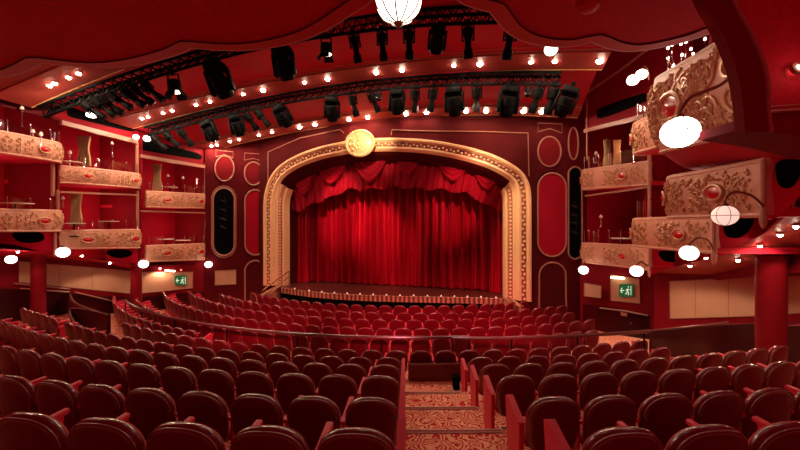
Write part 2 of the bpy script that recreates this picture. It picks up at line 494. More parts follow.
# ------------------------------------------------------------------ curved handrail
def rail(name, pts, r, postbot, label, every=1.1, mat=brassrail, postr=.018, cat='handrail'):
    root = empty(name, (pts[0][0], pts[0][1], postbot), label, cat)
    m = MB(); m.tube(pts, r, 8); m.build('top_rail', mat, root)
    acc = every; last = V(*pts[0])
    for i, p in enumerate(pts):
        p = V(*p); acc += (p-last).length; last = p
        if acc >= every or i == len(pts)-1:
            acc = 0; m = MB(); m.tube([p, (p.x, p.y, postbot)], postr, 6); m.build('post', blk, root)
    return root
RR = 9.33
rail('curved_handrail', [arcpt(RR, -.80+.89*k/60, -2.88) for k in range(61)], .045, -3.78, 'long curved brown handrail sweeping between the rear and front seating', 2.2)
rail('curved_handrail', [V(*q) for q in smooth_poly([tuple(at(*a)) for a in [(452,338.6,9.25),(500,338.2,9.25),(560,336.5,9.2),(600,334.5,9.1),(640,332,8.9),(651,331,8.8)]], 5)], .045, -3.7, 'straight dark handrail from the middle to the low wall at right', 1.5)
# ------------------------------------------------------------------ ceiling rings
def ring_pt(l, a0, Hh, sag, da=0, dz=0):
    q = (l/9.0)**2; return H(l, a0-1.4*q+da, Hh-sag*q+dz)
rings = [(-6.8, 6.05, 2.05, 5.5, -9.2, 8.3), (-3.5, 5.38, 1.28, 3.9, -9.2, 8.2), (.15, 5.0, 1.2, 3.7, -9.2, 8.1)]
for i, (a0, Hh, sag, dep, l0, l1) in enumerate(rings):
    m = MB()
    def fn(u, v, dz=0):
        l = l0+(l1-l0)*u; return ring_pt(l, a0, Hh, sag, -dep*(1-v), dz+.30*(1-v))
    m.grid(fn, 60, 6)
    m.grid(lambda u, v: fn(u, v, .25), 60, 6)
    m.grid(lambda u, v: fn(u, 1, .25*v), 60, 1)
    m.grid(lambda u, v: fn(u, 0, .25*v), 60, 1)
    struct(m.build('ceiling' if i == 0 else 'ceiling.%03d' % i, band_m if i == 0 else ceil_m))
    # lighting band, slightly lower strip near far edge
    m = MB()
    m.grid(lambda u, v: ring_pt(l0+(l1-l0)*u, a0, Hh, sag, -.98*v, -.05+.04*v), 60, 2)
    m.grid(lambda u, v: ring_pt(l0+(l1-l0)*u, a0, Hh, sag, -.98, -.01+.1*v), 60, 1)
    m.grid(lambda u, v: ring_pt(l0+(l1-l0)*u, a0, Hh, sag, 0, -.05+.1*v), 60, 1)
    struct(m.build('trim_%d' % (20+i*4), band_m))
    for j, (da, r) in enumerate(((.01, .035), (-1.0, .022), (-1.2, .012))):
        m = MB(); m.tube([ring_pt(l0+(l1-l0)*k/60, a0, Hh, sag, da, -.03 + (.03 if j else 0)+(-da)*.06) for k in range(61)], r, 6)
        struct(m.build('trim_%d' % (21+i*4+j), gold_m if j == 0 else trim_m))
def on_ring(x, a0, Hh, sag, da, dz=0, l0=-9.3, l1=8.6):
    lo, hi = l0, l1
    for _ in range(50):
        mid = (lo+hi)/2; p = ring_pt(mid, a0, Hh, sag, da, dz)
        if px(p)[0] < x: lo = mid
        else: hi = mid
    return ring_pt((lo+hi)/2, a0, Hh, sag, da, dz)
def downlight(p, label, grp, s=1.0, energy=60, spot=True, ang=172):
    root = empty('ceiling_light', p, label, 'ceiling light', grp)
    m = MB(); m.lathe([(.055*s, .0), (.085*s, 0), (.09*s, .03), (.055*s, .05)], p, 14); m.build('rim', trim_m, root)
    m = MB(); m.ball(p+V(0, 0, -.012), (.062*s, .062*s, .055*s), 12, 8); m.build('bulb', bulb_m, root)
    if spot:
        L = bpy.data.lights.new('lamp', 'SPOT'); L.energy = energy; L.color = (1, .72, .5); L.spot_size = math.radians(ang); L.spot_blend = .25
        L.shadow_soft_size = .08
        lo = bpy.data.objects.new('lamp', L); COL.objects.link(lo); lo.location = V(0, 0, -.10); lo.parent = root
    return root
x1 = [(142,123),(148,120),(163,112),(172,108),(196,101),(210,97),(243,90),(263,85.5),(304.6,79.4),(327.5,76),(376,72),(402,70),(453.6,69),(480,67),(531,69),(555,69),(600,71)]
x2 = [(211.6,147),(217,144.6),(230,140),(239,137),(259,132),(272,130),(299.5,123.7),(315,121),(349,117),(367.6,115),(406,112.4),(426.5,112),(466,111.3),(486,111.3),(523.5,112),(541.5,112.7)]
x0 = [(49.6,92),(54.6,87),(68.6,74.7),(78.6,68),(434,1)]
big1 = {327.5, 376, 402, 480, 600, 263}
for i, (x, y) in enumerate(x1):
    p = on_ring(x, -3.5, 5.38, 1.28, -.55, -.03); downlight(p, 'glowing bulb, %s from the left on the middle ceiling band' % ORD[i], 'bulbs on the middle ceiling band', 1.35 if x in big1 else .95, 85)
for i, (x, y) in enumerate(x2):
    p = on_ring(x, .15, 5.0, 1.2, -.55, -.03); downlight(p, 'glowing bulb, %s from the left on the ceiling band above the stage arch' % ORD[i], 'bulbs on the ceiling band above the stage arch', 1.5 if x > 290 else 1.0, 42)
for i, (x, y) in enumerate(x0):
    p = on_ring(x, -6.8, 6.05, 2.05, -.5, -.03); downlight(p, ('glowing bulb, %s from the left on the nearest ceiling band' % ORD[i]), 'bulbs on the nearest ceiling band', 1.0, 60)
# ------------------------------------------------------------------ trusses
T0 = (-6.55, 5.66, 1.85); T1 = (-3.2, 5.28, 1.35)
def truss(T, la, lb, label, n=90):
    a0, Hh, sag = T; root = empty('lighting_truss', ring_pt(0, a0, Hh, sag), label, 'truss', 'curved lighting trusses')
    c = [[ring_pt(la+(lb-la)*k/n, a0, Hh, sag, da, dz) for k in range(n+1)] for da, dz in ((0, 0), (-.34, 0), (-.17, -.30))]
    for k, nm in enumerate(('chord', 'chord', 'chord')):
        m = MB(); m.tube(c[k], .045, 6); m.build(nm, blk, root)
    m = MB()
    for k in range(n):
        a, b = (0, 1) if k % 2 else (1, 0)
        m.tube([c[a][k], c[b][k+1]], .02, 4); m.tube([c[2][k], c[a][k+1]], .02, 4); m.tube([c[b][k], c[2][k+1]], .02, 4); m.tube([c[2][k], c[0][k]], .014, 4)
    m.build('lattice', blk, root); return root
truss(T0, -8.9, 6, 'nearer curved black lattice truss carrying spotlights under the ceiling')
truss(T1, -8.7, 7.2, 'farther curved black lattice truss carrying spotlights above the stage arch')
def fixture_meshes():
    d = {}
    # moving head: base box on top, yoke arms, barrel head. origin at clamp (top)
    m = MB(); m.tube([(0, 0, 0), (0, 0, -.10)], .03, 8); m.box((0, 0, -.02), (.09, .12, .05)); d['clamp'] = m.mesh('clamp', blk)
    m = MB(); rbox(m, (0, 0, -.17), (.34, .30, .15), .03); d['mh_base'] = m.mesh('base_box', blk)
    m = MB()
    for s in (-1, 1): rbox(m, (s*.19, 0, -.42), (.06, .16, .44), .02)
    m.box((0, 0, -.26), (.40, .14, .04)); d['mh_yoke'] = m.mesh('yoke', blk)
    R = Matrix.Rotation(math.radians(25), 3, 'X')
    m = MB(); m.lathe([(.08, .20), (.13, .19), (.15, .10), (.155, -.10), (.14, -.20), (.12, -.22)], (0, 0, -.50), 18, R)
    for k in range(4): m.lathe([(.158, .05-.05*k), (.163, .04-.05*k), (.158, .03-.05*k)], (0, 0, -.50), 18, R)
    d['mh_head'] = m.mesh('head', blk)
    m = MB(); m.lathe([(.02, -.225), (.10, -.225), (.115, -.21)], (0, 0, -.50), 16, R); d['mh_lens'] = m.mesh('lens', lens_m)
    # profile spotlight: long tube, hanging downward
    R = Matrix.Rotation(math.radians(18), 3, 'X')
    m = MB(); m.lathe([(.04, .22), (.085, .20), (.09, .02), (.065, 0), (.065, -.16), (.09, -.19), (.095, -.34), (.075, -.35)], (0, 0, -.34), 14, R)
    m.box(R @ V(0, 0, .13)+V(0, 0, -.34), (.2, .05, .1)); d['pf_body'] = m.mesh('barrel', blk)
    m = MB(); m.lathe([(.01, -.352), (.07, -.352), (.08, -.335)], (0, 0, -.34), 14, R); d['pf_lens'] = m.mesh('lens', lens_m)
    m = MB()
    for s in (-1, 1): m.bar((s*.11, 0, -.08), (s*.11, 0, -.38), .03, .012) ; m.tube([(s*.11, 0, -.36), (s*.07, 0, -.36)], .02, 6)
    m.box((0, 0, -.09), (.24, .03, .014)); d['pf_yoke'] = m.mesh('yoke', blk)
    # lamp can with barn doors
    m = MB(); m.lathe([(.05, .12), (.12, .10), (.13, -.10), (.11, -.11)], (0, 0, -.30), 16); d['pc_body'] = m.mesh('can', blk)
    m = MB()
    for k in range(4):
        a = k*PI/2; m.quad(V(.12*math.cos(a)-.09*math.sin(a), .12*math.sin(a)+.09*math.cos(a), -.41), V(.12*math.cos(a)+.09*math.sin(a), .12*math.sin(a)-.09*math.cos(a), -.41),
            V(.19*math.cos(a)+.11*math.sin(a), .19*math.sin(a)-.11*math.cos(a), -.53), V(.19*math.cos(a)-.11*math.sin(a), .19*math.sin(a)+.11*math.cos(a), -.53))
    d['pc_door'] = m.mesh('barn_doors', blk)
    m = MB(); m.lathe([(.01, -.42), (.10, -.42), (.11, -.40)], (0, 0, -.30+.29), 16); d['pc_lens'] = m.mesh('lens', bulb2_m)
    return d
FX = fixture_meshes(); fx = {}
KN = {'m': ('moving_head_light', ['clamp', 'mh_base', 'mh_yoke', 'mh_head', 'mh_lens']), 'p': ('profile_spotlight', ['clamp', 'pf_yoke', 'pf_body', 'pf_lens']), 'c': ('stage_spotlight', ['clamp', 'pf_yoke', 'pc_body', 'pc_door', 'pc_lens'])}
def fixture(kind, p, sc, rx, ry, rz, label, grp):
    if kind not in fx:
        r = bpy.data.objects.new(KN[kind][0], None); COL.objects.link(r); r.empty_display_size = .1
        for q in KN[kind][1]: child(FX[q], FX[q].name.split('.')[0], r)
        fx[kind] = r
    else: r = copy_tree(fx[kind])
    r.location = p; r.rotation_euler = (rx, ry, rz); r.scale = (sc, sc, sc)
    tag(r, label, 'stage light', grp)
fx0 = [('p', 92, 1.0, -.9), ('p', 101, 1.0, -.9), ('p', 108, 1.0, -.9), ('p', 119, 1.0, -.9), ('p', 130, 1.05, -.9), ('p', 139, 1.0, -.85), ('p', 150, 1.05, -.8), ('c', 172, 1.25, -.1), ('m', 212, 1.3, -.3), ('m', 281, 1.15, -.1), ('c', 326, 1.0, 0), ('p', 353, .95, -.15), ('p', 382, .95, 0), ('p', 409, .95, 0), ('m', 439, .8, .1), ('p', 468, .95, 0), ('p', 512, .95, .1)]
for i, (k, x, sc, ry) in enumerate(fx0):
    p = on_ring(x-(12*abs(ry) if ry < -.5 else 0), *T0, -.14, -.22)
    fixture(k, p, sc*1.32, .1, ry, -.2+.1*(i % 3), 'black stage light, %s from the left on the nearer lighting truss' % ORD[i], 'lights on the nearer truss')
fx1 = [('p', 158, .95, -.7), ('p', 170, .95, -.7), ('p', 183, 1.0, -.6), ('m', 205, 1.0, -.4), ('m', 234, 1.0, -.2), ('p', 249, 1.0, -.6), ('p', 261, 1.0, -.6), ('m', 276, 1.05, -.5), ('m', 332, 1.05, 0), ('p', 352, 1.0, -.1), ('p', 369, .95, -.4), ('c', 379, .7, 0), ('m', 398, 1.0, .1), ('p', 415, 1.0, 0), ('p', 434, 1.0, .1), ('m', 454, 1.1, 0), ('p', 477, 1.0, 0), ('m', 511, 1.1, .1), ('c', 528, .7, 0), ('p', 541, 1.0, .25), ('p', 555, 1.0, .15), ('m', 574, 1.0, .4)]
for i, (k, x, sc, ry) in enumerate(fx1):
    p = on_ring(x-(10*abs(ry) if ry < -.5 else 0), *T1, -.14, -.22); sc *= 1.36
    if i == 18 or i == 11: k = 'c'; sc = .8
    fixture(k, p, sc, .1, ry, -.3+.2*(i % 3), 'black stage light, %s from the left on the farther lighting truss' % ORD[i], 'lights on the farther truss')
# ------------------------------------------------------------------ balcony soffit overhead
HS = 1.75
edge = [(-90,92),(-45,84),(0,77),(20,73),(34,67),(43,62)]
e2 = smooth_poly([(43,62),(60,64),(90,67),(112,67),(138,64),(160,59),(180,53),(192,47)], 4)
e3 = smooth_poly([(192,47),(215,49),(245,49.5),(275,46),(305,38.5),(330,27),(352,13),(371,0),(385,-22),(398,-50),(412,-62)], 4)
e4 = smooth_poly([(412,-62),(430,-45),(444,-18),(459,0),(474,6.5),(490,11)], 4)
e5 = smooth_poly([(490,11),(497,20),(507,31),(522,39.5),(545,45),(570,45.5),(592,41)], 4)
e6 = smooth_poly([(592,41),(610,48),(630,50.5),(655,47.5),(680,42),(700,36),(718,29)], 4)
edges = edge[:-1]+e2[:-1]+e3[:-1]+e4[:-1]+e5[:-1]+e6
def sp(x, y, z=HS): Y = F*z/(CY-y); return V((x-CX)/F*Y, Y, z)
E3 = [sp(x, y) for x, y in edges]
poly = E3+[V(2.6, 2.95, HS), V(2.15, 2.5, HS), V(2.05, 2.1, HS), V(2.05, -2.5, HS), V(-9, -2.5, HS), V(-9, E3[0].y, HS)]
m = MB(); m.prism(poly, (0, 0, .55)); struct(m.build('ceiling.003', sof_m, smooth=False))
# lip moulding & groove
m = MB(); m.tube([p+V(0, 0, .0) for p in E3], .014, 6); struct(m.build('trim_40', nosing_m))
def inset(pts, d):
    out = []
    for i, p in enumerate(pts):
        t = pts[min(i+1, len(pts)-1)]-pts[max(i-1, 0)]; t.normalize(); out.append(p+V(t.y, -t.x, 0)*d)
    return out
for seg in (0, 1):
    pass
lipin = inset(E3, .14)
m = MB()
for i in range(len(E3)-1): m.quad(E3[i]+V(0, 0, -.012), E3[i+1]+V(0, 0, -.012), lipin[i+1]+V(0, 0, -.012), lipin[i]+V(0, 0, -.012))
struct(m.build('trim_41', sofr_m, smooth=False))
m = MB(); m.tube([p+V(0, 0, -.012) for p in lipin], .006, 5); struct(m.build('trim_42', walld_m))
# right hand rib arch and alcove ceiling
rp = Plane((0, 2.55), (5, 2.55))
outl = smooth_poly([(694,-25),(704,0),(714,18),(724,36),(733,58),(739,80),(743,104),(745,132)], 4)
inl = smooth_poly([(771,132),(768,110),(767,82),(762,60),(749,30),(735,5),(722,-25)], 4)
m = MB(); m.prism([rp.at(x, y) for x, y in outl+inl], (.0, .08, 0)); struct(m.build('wall_arch', wall_m, smooth=False))
m = MB(); m.tube([rp.at(x, y, .0)+V(0, .0, 0) for x, y in inl], .018, 6); struct(m.build('trim_43', trim_m))
ap = Plane((2, 3.45), (5, 3.2))
m = MB(); m.prism([ap.at(x, y) for x, y in [(690,-60),(735,5),(749,30),(762,60),(767,112),(860,108),(860,-260),(690,-260)]], (0, .12, 0)); struct(m.build('ceiling.004', sof_m, smooth=False))
m = MB(); m.tube([ap.at(767, 112, .02), ap.at(860, 105, .02)], .014, 6); m.tube([ap.at(767, 107, .02), ap.at(860, 100, .02)], .006, 6); struct(m.build('trim_44', trim_m))
m = MB(); m.prism([ap.at(x, y) for x, y in [(744,118),(768,113),(860,109),(860,150),(800,136),(744,128)]], (0, .5, 0)); struct(m.build('wall_alcove', wall_m, smooth=False))
pp = ap.at(797, 69, .05)
root = empty('ceiling_light', pp, 'round lit spotlight in the alcove at the far right edge', 'ceiling light')
m = MB(); m.ball(pp, .035, 12, 8); m.build('bulb', bulb2_m, root)
m = MB(); m.lathe([(.036, -.02), (.055, -.015), (.055, .02), (.036, .02)], pp, 14, Matrix.Rotation(1.2, 3, 'X')); m.build('rim', trim_m, root)
L = bpy.data.lights.new('lamp', 'POINT'); L.energy = .7; L.color = (1, .7, .5); L.shadow_soft_size = .05
lo = bpy.data.objects.new('lamp', L); COL.objects.link(lo); lo.parent = root; lo.location = (0, -.15, 0)
# detector on right soffit
p = sp(589, 4); m = MB(); m.lathe([(.075, .0), (.075, -.03), (.05, -.055), (.02, -.06)], p, 16)
tag(m.build('smoke_detector', sofr_m, loc=p), 'small round red smoke detector on the scalloped ceiling at top right', 'smoke detector')
# ------------------------------------------------------------------ proscenium
def PR(w, d, z): return H(w, d, z)
def solve_w(x, d=0):
    u = (x-CX)/F   # OX+w c + d s = u (OY - w s + d c)
    c, s_ = math.cos(TH), math.sin(TH)
    return (u*(OY+d*c)-OX-d*s_)/(c+u*s_)
def prpx(x, y, d=0):
    w = solve_w(x, d); p = H(w, d, 0); return V(w, (CY-y)/F*p.y, 0)   # (w, z)
outer_px = [(265,292),(265,240),(265,205),(267,190),(272,177),(281,166),(297,156),(320,147.5),(345,142),(372,139),(400,138.5),(430,140.5),(460,145.5),(488,153),(508,162),(521,171),(528,181),(531,194),(531.5,220),(531.5,297)]
outer = [prpx(x, y) for x, y in outer_px]
outer = [V(*q) for q in smooth_poly([(p.x, p.y, 0) for p in outer], 4)]
BZ = -3.12
outer[0].y = BZ; outer[-1].y = BZ
def shrink(pts, d):
    out = []
    for i, p in enumerate(pts):
        t = pts[min(i+1, len(pts)-1)]-pts[max(i-1, 0)]; t.normalize(); n = V(t.y, -t.x, 0); out.append(p+n*d)
    out[0].y = BZ; out[-1].y = BZ; return out
mid = shrink(outer, .02)
root = empty('proscenium_arch', H(0, 0, BZ), 'wide gilded proscenium arch framing the red stage curtain', 'arch')
def sweep(prof, mat, name, par, sub=1):
    m = MB(); rows = []
    for d_in, dep in prof:
        pts = shrink(outer, d_in); rows.append([H(p.x, dep, p.y) for p in pts])
    for a, b in zip(rows, rows[1:]):
        for i in range(len(a)-1): m.quad(a[i], a[i+1], b[i+1], b[i])
    return m.build(name, mat, par, smooth=False)
sweep([(.0, .0), (.0, -.14), (.04, -.18), (.12, -.18), (.16, -.12), (.20, -.10)], cream_m, 'outer_moulding', root)
sweep([(.38, -.06), (.40, -.11), (.47, -.12), (.54, -.06), (.60, .02)], cream_m, 'inner_moulding', root)
sweep([(.20, -.10), (.21, -.05), (.37, -.03), (.38, -.06)], trim_m, 'ornament_bed', root)
def leg_sweep(prof, mat, name, par, side):
    m = MB(); rows = []
    for d_in, dep in prof:
        pts = shrink(outer, d_in); n_ = len(pts); rows.append([H(p.x, dep, p.y) for p in (pts[:17] if side < 0 else pts[-17:])])
    for a, b in zip(rows, rows[1:]):
        for i in range(len(a)-1): m.quad(a[i], a[i+1], b[i+1], b[i])
    return m.build(name, mat, par, smooth=False)
for s_ in (-1, 1): leg_sweep([(.92, .20), (.96, .14), (1.04, .18), (1.10, .34), (1.16, .5)], cream_m, 'inner_pilaster', root, s_); leg_sweep([(.60, .02), (.66, .02), (.74, .12)], cream_m, 'pilaster_edge', root, s_); leg_sweep([(.74, .12), (.92, .20)], trim_m, 'pilaster_bed', root, s_)
sweep([(.60, .03), (.72, .2), (1.0, .8), (1.10, 1.15)], walld_m, 'reveal', root)
m = MB()
def along(pts, step):
    out = []; acc = 0
    for a, b in zip(pts, pts[1:]):
        L_ = (b-a).length
        while acc < L_: out.append((a+(b-a)*(acc/L_), (b-a).normalized())); acc += step
        acc -= L_
    return out
for k, (p, t) in enumerate(along(shrink(outer, .30), .17)):
    n = V(t.y, -t.x, 0); s_ = 1 if k % 2 else -1
    q = H(p.x+n.x*.03*s_, -.10, p.y+n.y*.03*s_); m.ball(q, (.058, .05, .058), 8, 5)
m.build('carved_beads', cream_m, root)
m = MB()
for k, (p, t) in enumerate(along(shrink(outer, .83), .16)):
    if p.y < 1.5: m.ball(H(p.x, .13, p.y), (.055, .06, .06), 8, 5)
m.build('bead_row', cream_m, root)
# medallion
mw = prpx(363, 143.5); mc = H(mw.x, -.30, 0); mc.z = (CY-143.5)/F*mc.y
Rm = Matrix.Rotation(-TH, 3, 'Z') @ Matrix.Rotation(PI/2, 3, 'X')
m = MB(); m.lathe([(.62, -.10), (.68, .0), (.70, .06), (.64, .12), (.58, .10), (.55, .06), (.40, .12), (.20, .16), (.02, .17)], mc, 28, Matrix.Diagonal((1.08, 1, .92)).to_3x3() @ Rm)
md = m.build('medallion', cream_m, root)
m = MB()
for k in range(26):
    a = random.uniform(0, 2*PI); r = .48*math.sqrt(random.random()); m.ball(mc+V(r*math.cos(a)*1.05, -.14, r*math.sin(a)*.88), (.05, .05, .06), 7, 5)
for k in range(30):
    a = 2*PI*k/30; m.ball(mc+V(.645*math.cos(a)*1.06, -.13, .645*math.sin(a)*.92), .035, 6, 4)
m.build('relief', gold_m, md)
# tympanum wall above & beside the arch
m = MB(); pts = [H(p.x, 0, p.y) for p in outer]
top = 5.6
oo = [p for p in outer]
for a, b in zip(oo, oo[1:]):
    m.quad(H(a.x, .0, a.y), H(b.x, .0, b.y), H(b.x, .0, top), H(a.x, .0, top))
m.quad(H(-7.0, 0, -4), H(oo[0].x, 0, -4), H(oo[0].x, 0, top), H(-7.0, 0, top))
m.quad(H(oo[-1].x, 0, -4), H(6.95, 0, -4), H(6.95, 0, top), H(oo[-1].x, 0, top))
struct(m.build('wall_stage', walld_m, smooth=False))
wp = Plane(H(-6, -.02, 0)[:2], H(6, -.02, 0)[:2])
def wireframe(plane, pts, r, name, mat, off=.02, closed=False):
    m = MB(); m.tube([plane.at(x, y, off) for x, y in pts], r, 6, closed=closed); return struct(m.build(name, mat))
wireframe(wp, [(268,182),(268,152),(300,138),(340,129.5),(344,133)], .022, 'trim_50', trim_m)
wireframe(wp, [(391,135),(392,130),(430,131),(480,131.5),(528,133),(529,176)], .022, 'trim_51', trim_m)
# stage behind
m = MB()
ED = [(254,301),(262,297),(272,293.5),(300,293.5),(340,295.5),(370,296.5),(400,297),(430,297),(460,296.8),(499,296.5)]
EA = [V(-6.2, 18.2, 0), V(-4.3, 17.0, 0), V(-2.7, 16.35, 0), V(-1.2, 16.0, 0), V(.3, 15.8, 0), V(1.8, 15.65, 0), V(3.2, 15.5, 0), V(4.55, 15.25, 0)]
EA = [V(*q) for q in smooth_poly([tuple(p) for p in EA], 5)]
zt = BZ
back = [H(6.3, 2.5, 0), H(-6.3, 2.5, 0)]
m.prism([V(p.x, p.y, zt) for p in EA+back], (0, 0, -.08)); struct(m.build('floor.001', stagewood, smooth=False))
m = MB()
for a, b in zip(EA, EA[1:]): m.quad((a.x, a.y-.02, zt+.02), (b.x, b.y-.02, zt+.02), (b.x, b.y-.02, zt-.22), (a.x, a.y-.02, zt-.22))
m.tube([(p.x, p.y-.02, zt+.02) for p in EA], .03, 6)
struct(m.build('trim_52', apron_m, smooth=False))
m = MB()
for a, b in zip(EA, EA[1:]): m.quad((a.x, a.y+.03, zt-.05), (b.x, b.y+.03, zt-.05), (b.x, b.y+.03, FLAT-.05), (a.x, a.y+.03, FLAT-.05))
struct(m.build('wall_apron', blk2, smooth=False))
# diagonal gilt kerbs either side of the apron
for nm, a, b, in (('trim_53', V(-6.0, 18.05, zt+.02), V(-6.25, 16.2, zt-.12)), ('trim_54', V(4.5, 15.3, zt+.02), V(4.65, 14.1, zt-.10))):
    m = MB(); m.bar(a, b, .28, .16); m.bar(a-V(0, 0, .5), b-V(0, 0, .5), .22, .85); struct(m.build(nm, [apron_m, blk2], smooth=False))
ra, rb = at(262, 291, 17.4), at(289, 271, 18.7); rt = empty('handrail', ra, 'slim handrail beside the left end of the stage, in front of the gilded arch', 'handrail')
m = MB(); m.tube([ra, rb], .03, 8); m.tube([ra-V(0, 0, .3), rb-V(0, 0, .3)], .02, 6); m.build('rail', bronze, rt)
m = MB(); m.tube([ra, (ra.x, ra.y, BZ-.3)], .025, 6); m.tube([rb, (rb.x, rb.y, BZ)], .025, 6); m.build('posts', bronze, rt)
for i, p in enumerate(EA[3:-2:2]):
    m = MB(); q = V(p.x, p.y+.28, zt+.03); m.lathe([(.03, -.03), (.03, 0), (.022, .02), (.01, .025)], q, 10)
    tag(m.build('footlight', foot_m, loc=q), 'small lit footlight, %s from the left along the stage edge' % ORD[i], 'footlight', 'footlights along the stage edge')
# curtains
def curtain(name, wa, wb, dep, zb, ztp, nf, amp, label, seed, par=None):
    rnd = random.Random(seed); ph = [rnd.uniform(0, 6.28) for _ in range(8)]
    m = MB()
    def fn(u, v):
        w = wa+(wb-wa)*u; x = u*nf*2*PI+.9*math.sin(u*17+ph[0])+.5*math.sin(u*41+ph[1])
        f_ = 2*abs(math.sin(.5*(x+.5*math.sin(v*2.2+ph[2]+u*9)*.6)))**.8-1
        g = amp*(f_*(1-.2*v)+.30*math.sin(2.3*x+ph[3]+v))
        return H(w+.02*math.sin(v*5+u*30), dep+g, zb+(ztp-zb)*v)
    m.grid(fn, int(nf*16), 14)
    return m
cr = curtain('stage_curtain', -5.75, 5.75, 1.75, BZ+.04, 3.1, 25, .27, None, 3).build('stage_curtain', curt_m, loc=H(0, 1.75, BZ))
tag(cr, 'tall closed red velvet stage curtain hanging in deep vertical folds', 'curtain')
# fringe
# side legs
for s_, lab in ((-1, 'narrow dark red side curtain at the left edge of the stage'), (1, 'narrow dark red side curtain at the right edge of the stage')):
    o = curtain('side_curtain', s_*5.75, s_*4.75, 1.35, BZ+.02, 3.2, 5, .09, None, 5+s_).build('side_curtain', curt_m, loc=H(s_*5.2, 1.35, BZ)); tag(o, lab, 'curtain')
# valance: swags
vroot = empty('curtain_valance', H(0, .95, 2), 'draped red valance in deep swags across the top of the stage curtain', 'valance')
vb = [prpx(x, y, .9) for x, y in [(284,212),(300,210),(312,203),(326,199),(338,193),(350,189),(363,190),(376,189),(392,187),(410,188),(430,189),(450,190),(470,193),(486,200),(500,208),(514,214)]]
def vbz(w):
    for a, b in zip(vb, vb[1:]):
        if a.x <= w <= b.x: return a.y+(b.y-a.y)*(w-a.x)/(b.x-a.x)
    return vb[0].y if w < vb[0].x else vb[-1].y
m = MB()
def fn(u, v):
    w = -5.7+11.4*u; lean = -.5*(w+.9)/5; zt_ = 4.1-.035*(w*w)*(1 if abs(w) < 4 else 1)
    zb = vbz(w)+.07*math.sin(w*5.1)
    ww = w+lean*.9*v*v*.6
    g = .075*math.sin(w*15+v*2.2*(1 if w > -.9 else -1)*1.6)+.03*math.sin(w*37+v*3)
    return H(ww, .95+g*(.35+.65*v)-.10*v, zt_+(zb-zt_)*v)
m.grid(fn, 420, 16); m.build('gathered_cloth', val_m, vroot)
for (wc, rad, zc, dd, dep_) in ((-.95, 1.05, 3.15, 1.55, .72), (1.0, .75, 3.05, 1.15, .78), (-3.1, .9, 2.75, 1.1, .76), (3.2, .9, 2.7, 1.15, .76), (4.7, .7, 2.2, 1.1, .78), (-4.7, .7, 2.2, 1.1, .78)):
    m = MB()
    def fs(u, v):
        t = -1+2*u; q = .12+.88*v
        x = wc+rad*t*(.75+.25*q); z = zc+.15*abs(t)-dd*q*(1-t*t)*.9+.42-.1*v
        return H(x, dep_-.16*(1-t*t)*q+.045*math.sin(v*26+t*t*2)*(.5+.5*q), z-.0)
    m.grid(fs, 24, 44); m.build('swag', val_m, vroot)
# back wall closing stage
m = MB(); m.quad(H(-7.5, 2.6, -4), H(7.5, 2.6, -4), H(7.5, 2.6, 6), H(-7.5, 2.6, 6)); struct(m.build('wall_backstage', blk2, smooth=False))
m = MB()
for s_ in (-1, 1): m.quad(H(s_*6.0, .9, -4), H(s_*6.0, 2.6, -4), H(s_*6.0, 2.6, 5), H(s_*6.0, .9, 5))
struct(m.build('wall_wings', walld_m, smooth=False))
# ------------------------------------------------------------------ flank walls with ovals
LP1 = plane_px(206, 18.2, 240, 18.9); a240 = LP1.at(240, 200); LP2 = Plane((a240.x, a240.y), tuple(H(-7.0, 0, 0)[:2]))
R2a = LP1.at(240, 200)
RPa = plane_px(532, 15.0, 567, 14.5); RPb = plane_px(567, 14.5, 585, 14.4)
def panel(plane, x0, x1, ya, yb, name, mat, off=0, th=.1, pts=None):
    m = MB(); P = pts or [(x0, ya), (x1, ya), (x1, yb), (x0, yb)]
    m.prism([plane.at(x, y, off) for x, y in P], plane.n*(-th)); return m.build(name, mat, smooth=False)
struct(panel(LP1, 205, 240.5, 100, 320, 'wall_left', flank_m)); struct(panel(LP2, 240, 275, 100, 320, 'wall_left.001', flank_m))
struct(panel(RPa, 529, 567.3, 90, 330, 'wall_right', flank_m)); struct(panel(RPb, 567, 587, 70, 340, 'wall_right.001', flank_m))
m = MB(); q = RPb.at(587, 225); m.quad((q.x, q.y+.05, -4), (10.2, 15.5, -4), (10.2, 15.5, 7), (q.x, q.y+.05, 7)); struct(m.build('wall_right.011', wallc_m, smooth=False))
n = 60
def T_():
    global n; n += 1; return 'trim_%d' % n
def frame(plane, pts, r, off=.03, mat=trim_m): wireframe(plane, pts, r, T_(), mat, off, True)
def fill(plane, pts, mat, off=.015, th=.03):
    m = MB(); m.prism([plane.at(x, y, off) for x, y in pts], plane.n*(-th)); return struct(m.build(T_(), mat, smooth=False))
def circ(x, y, rx, ry, n=28): return [(x+rx*math.cos(2*PI*k/n), y+ry*math.sin(2*PI*k/n)) for k in range(n)]
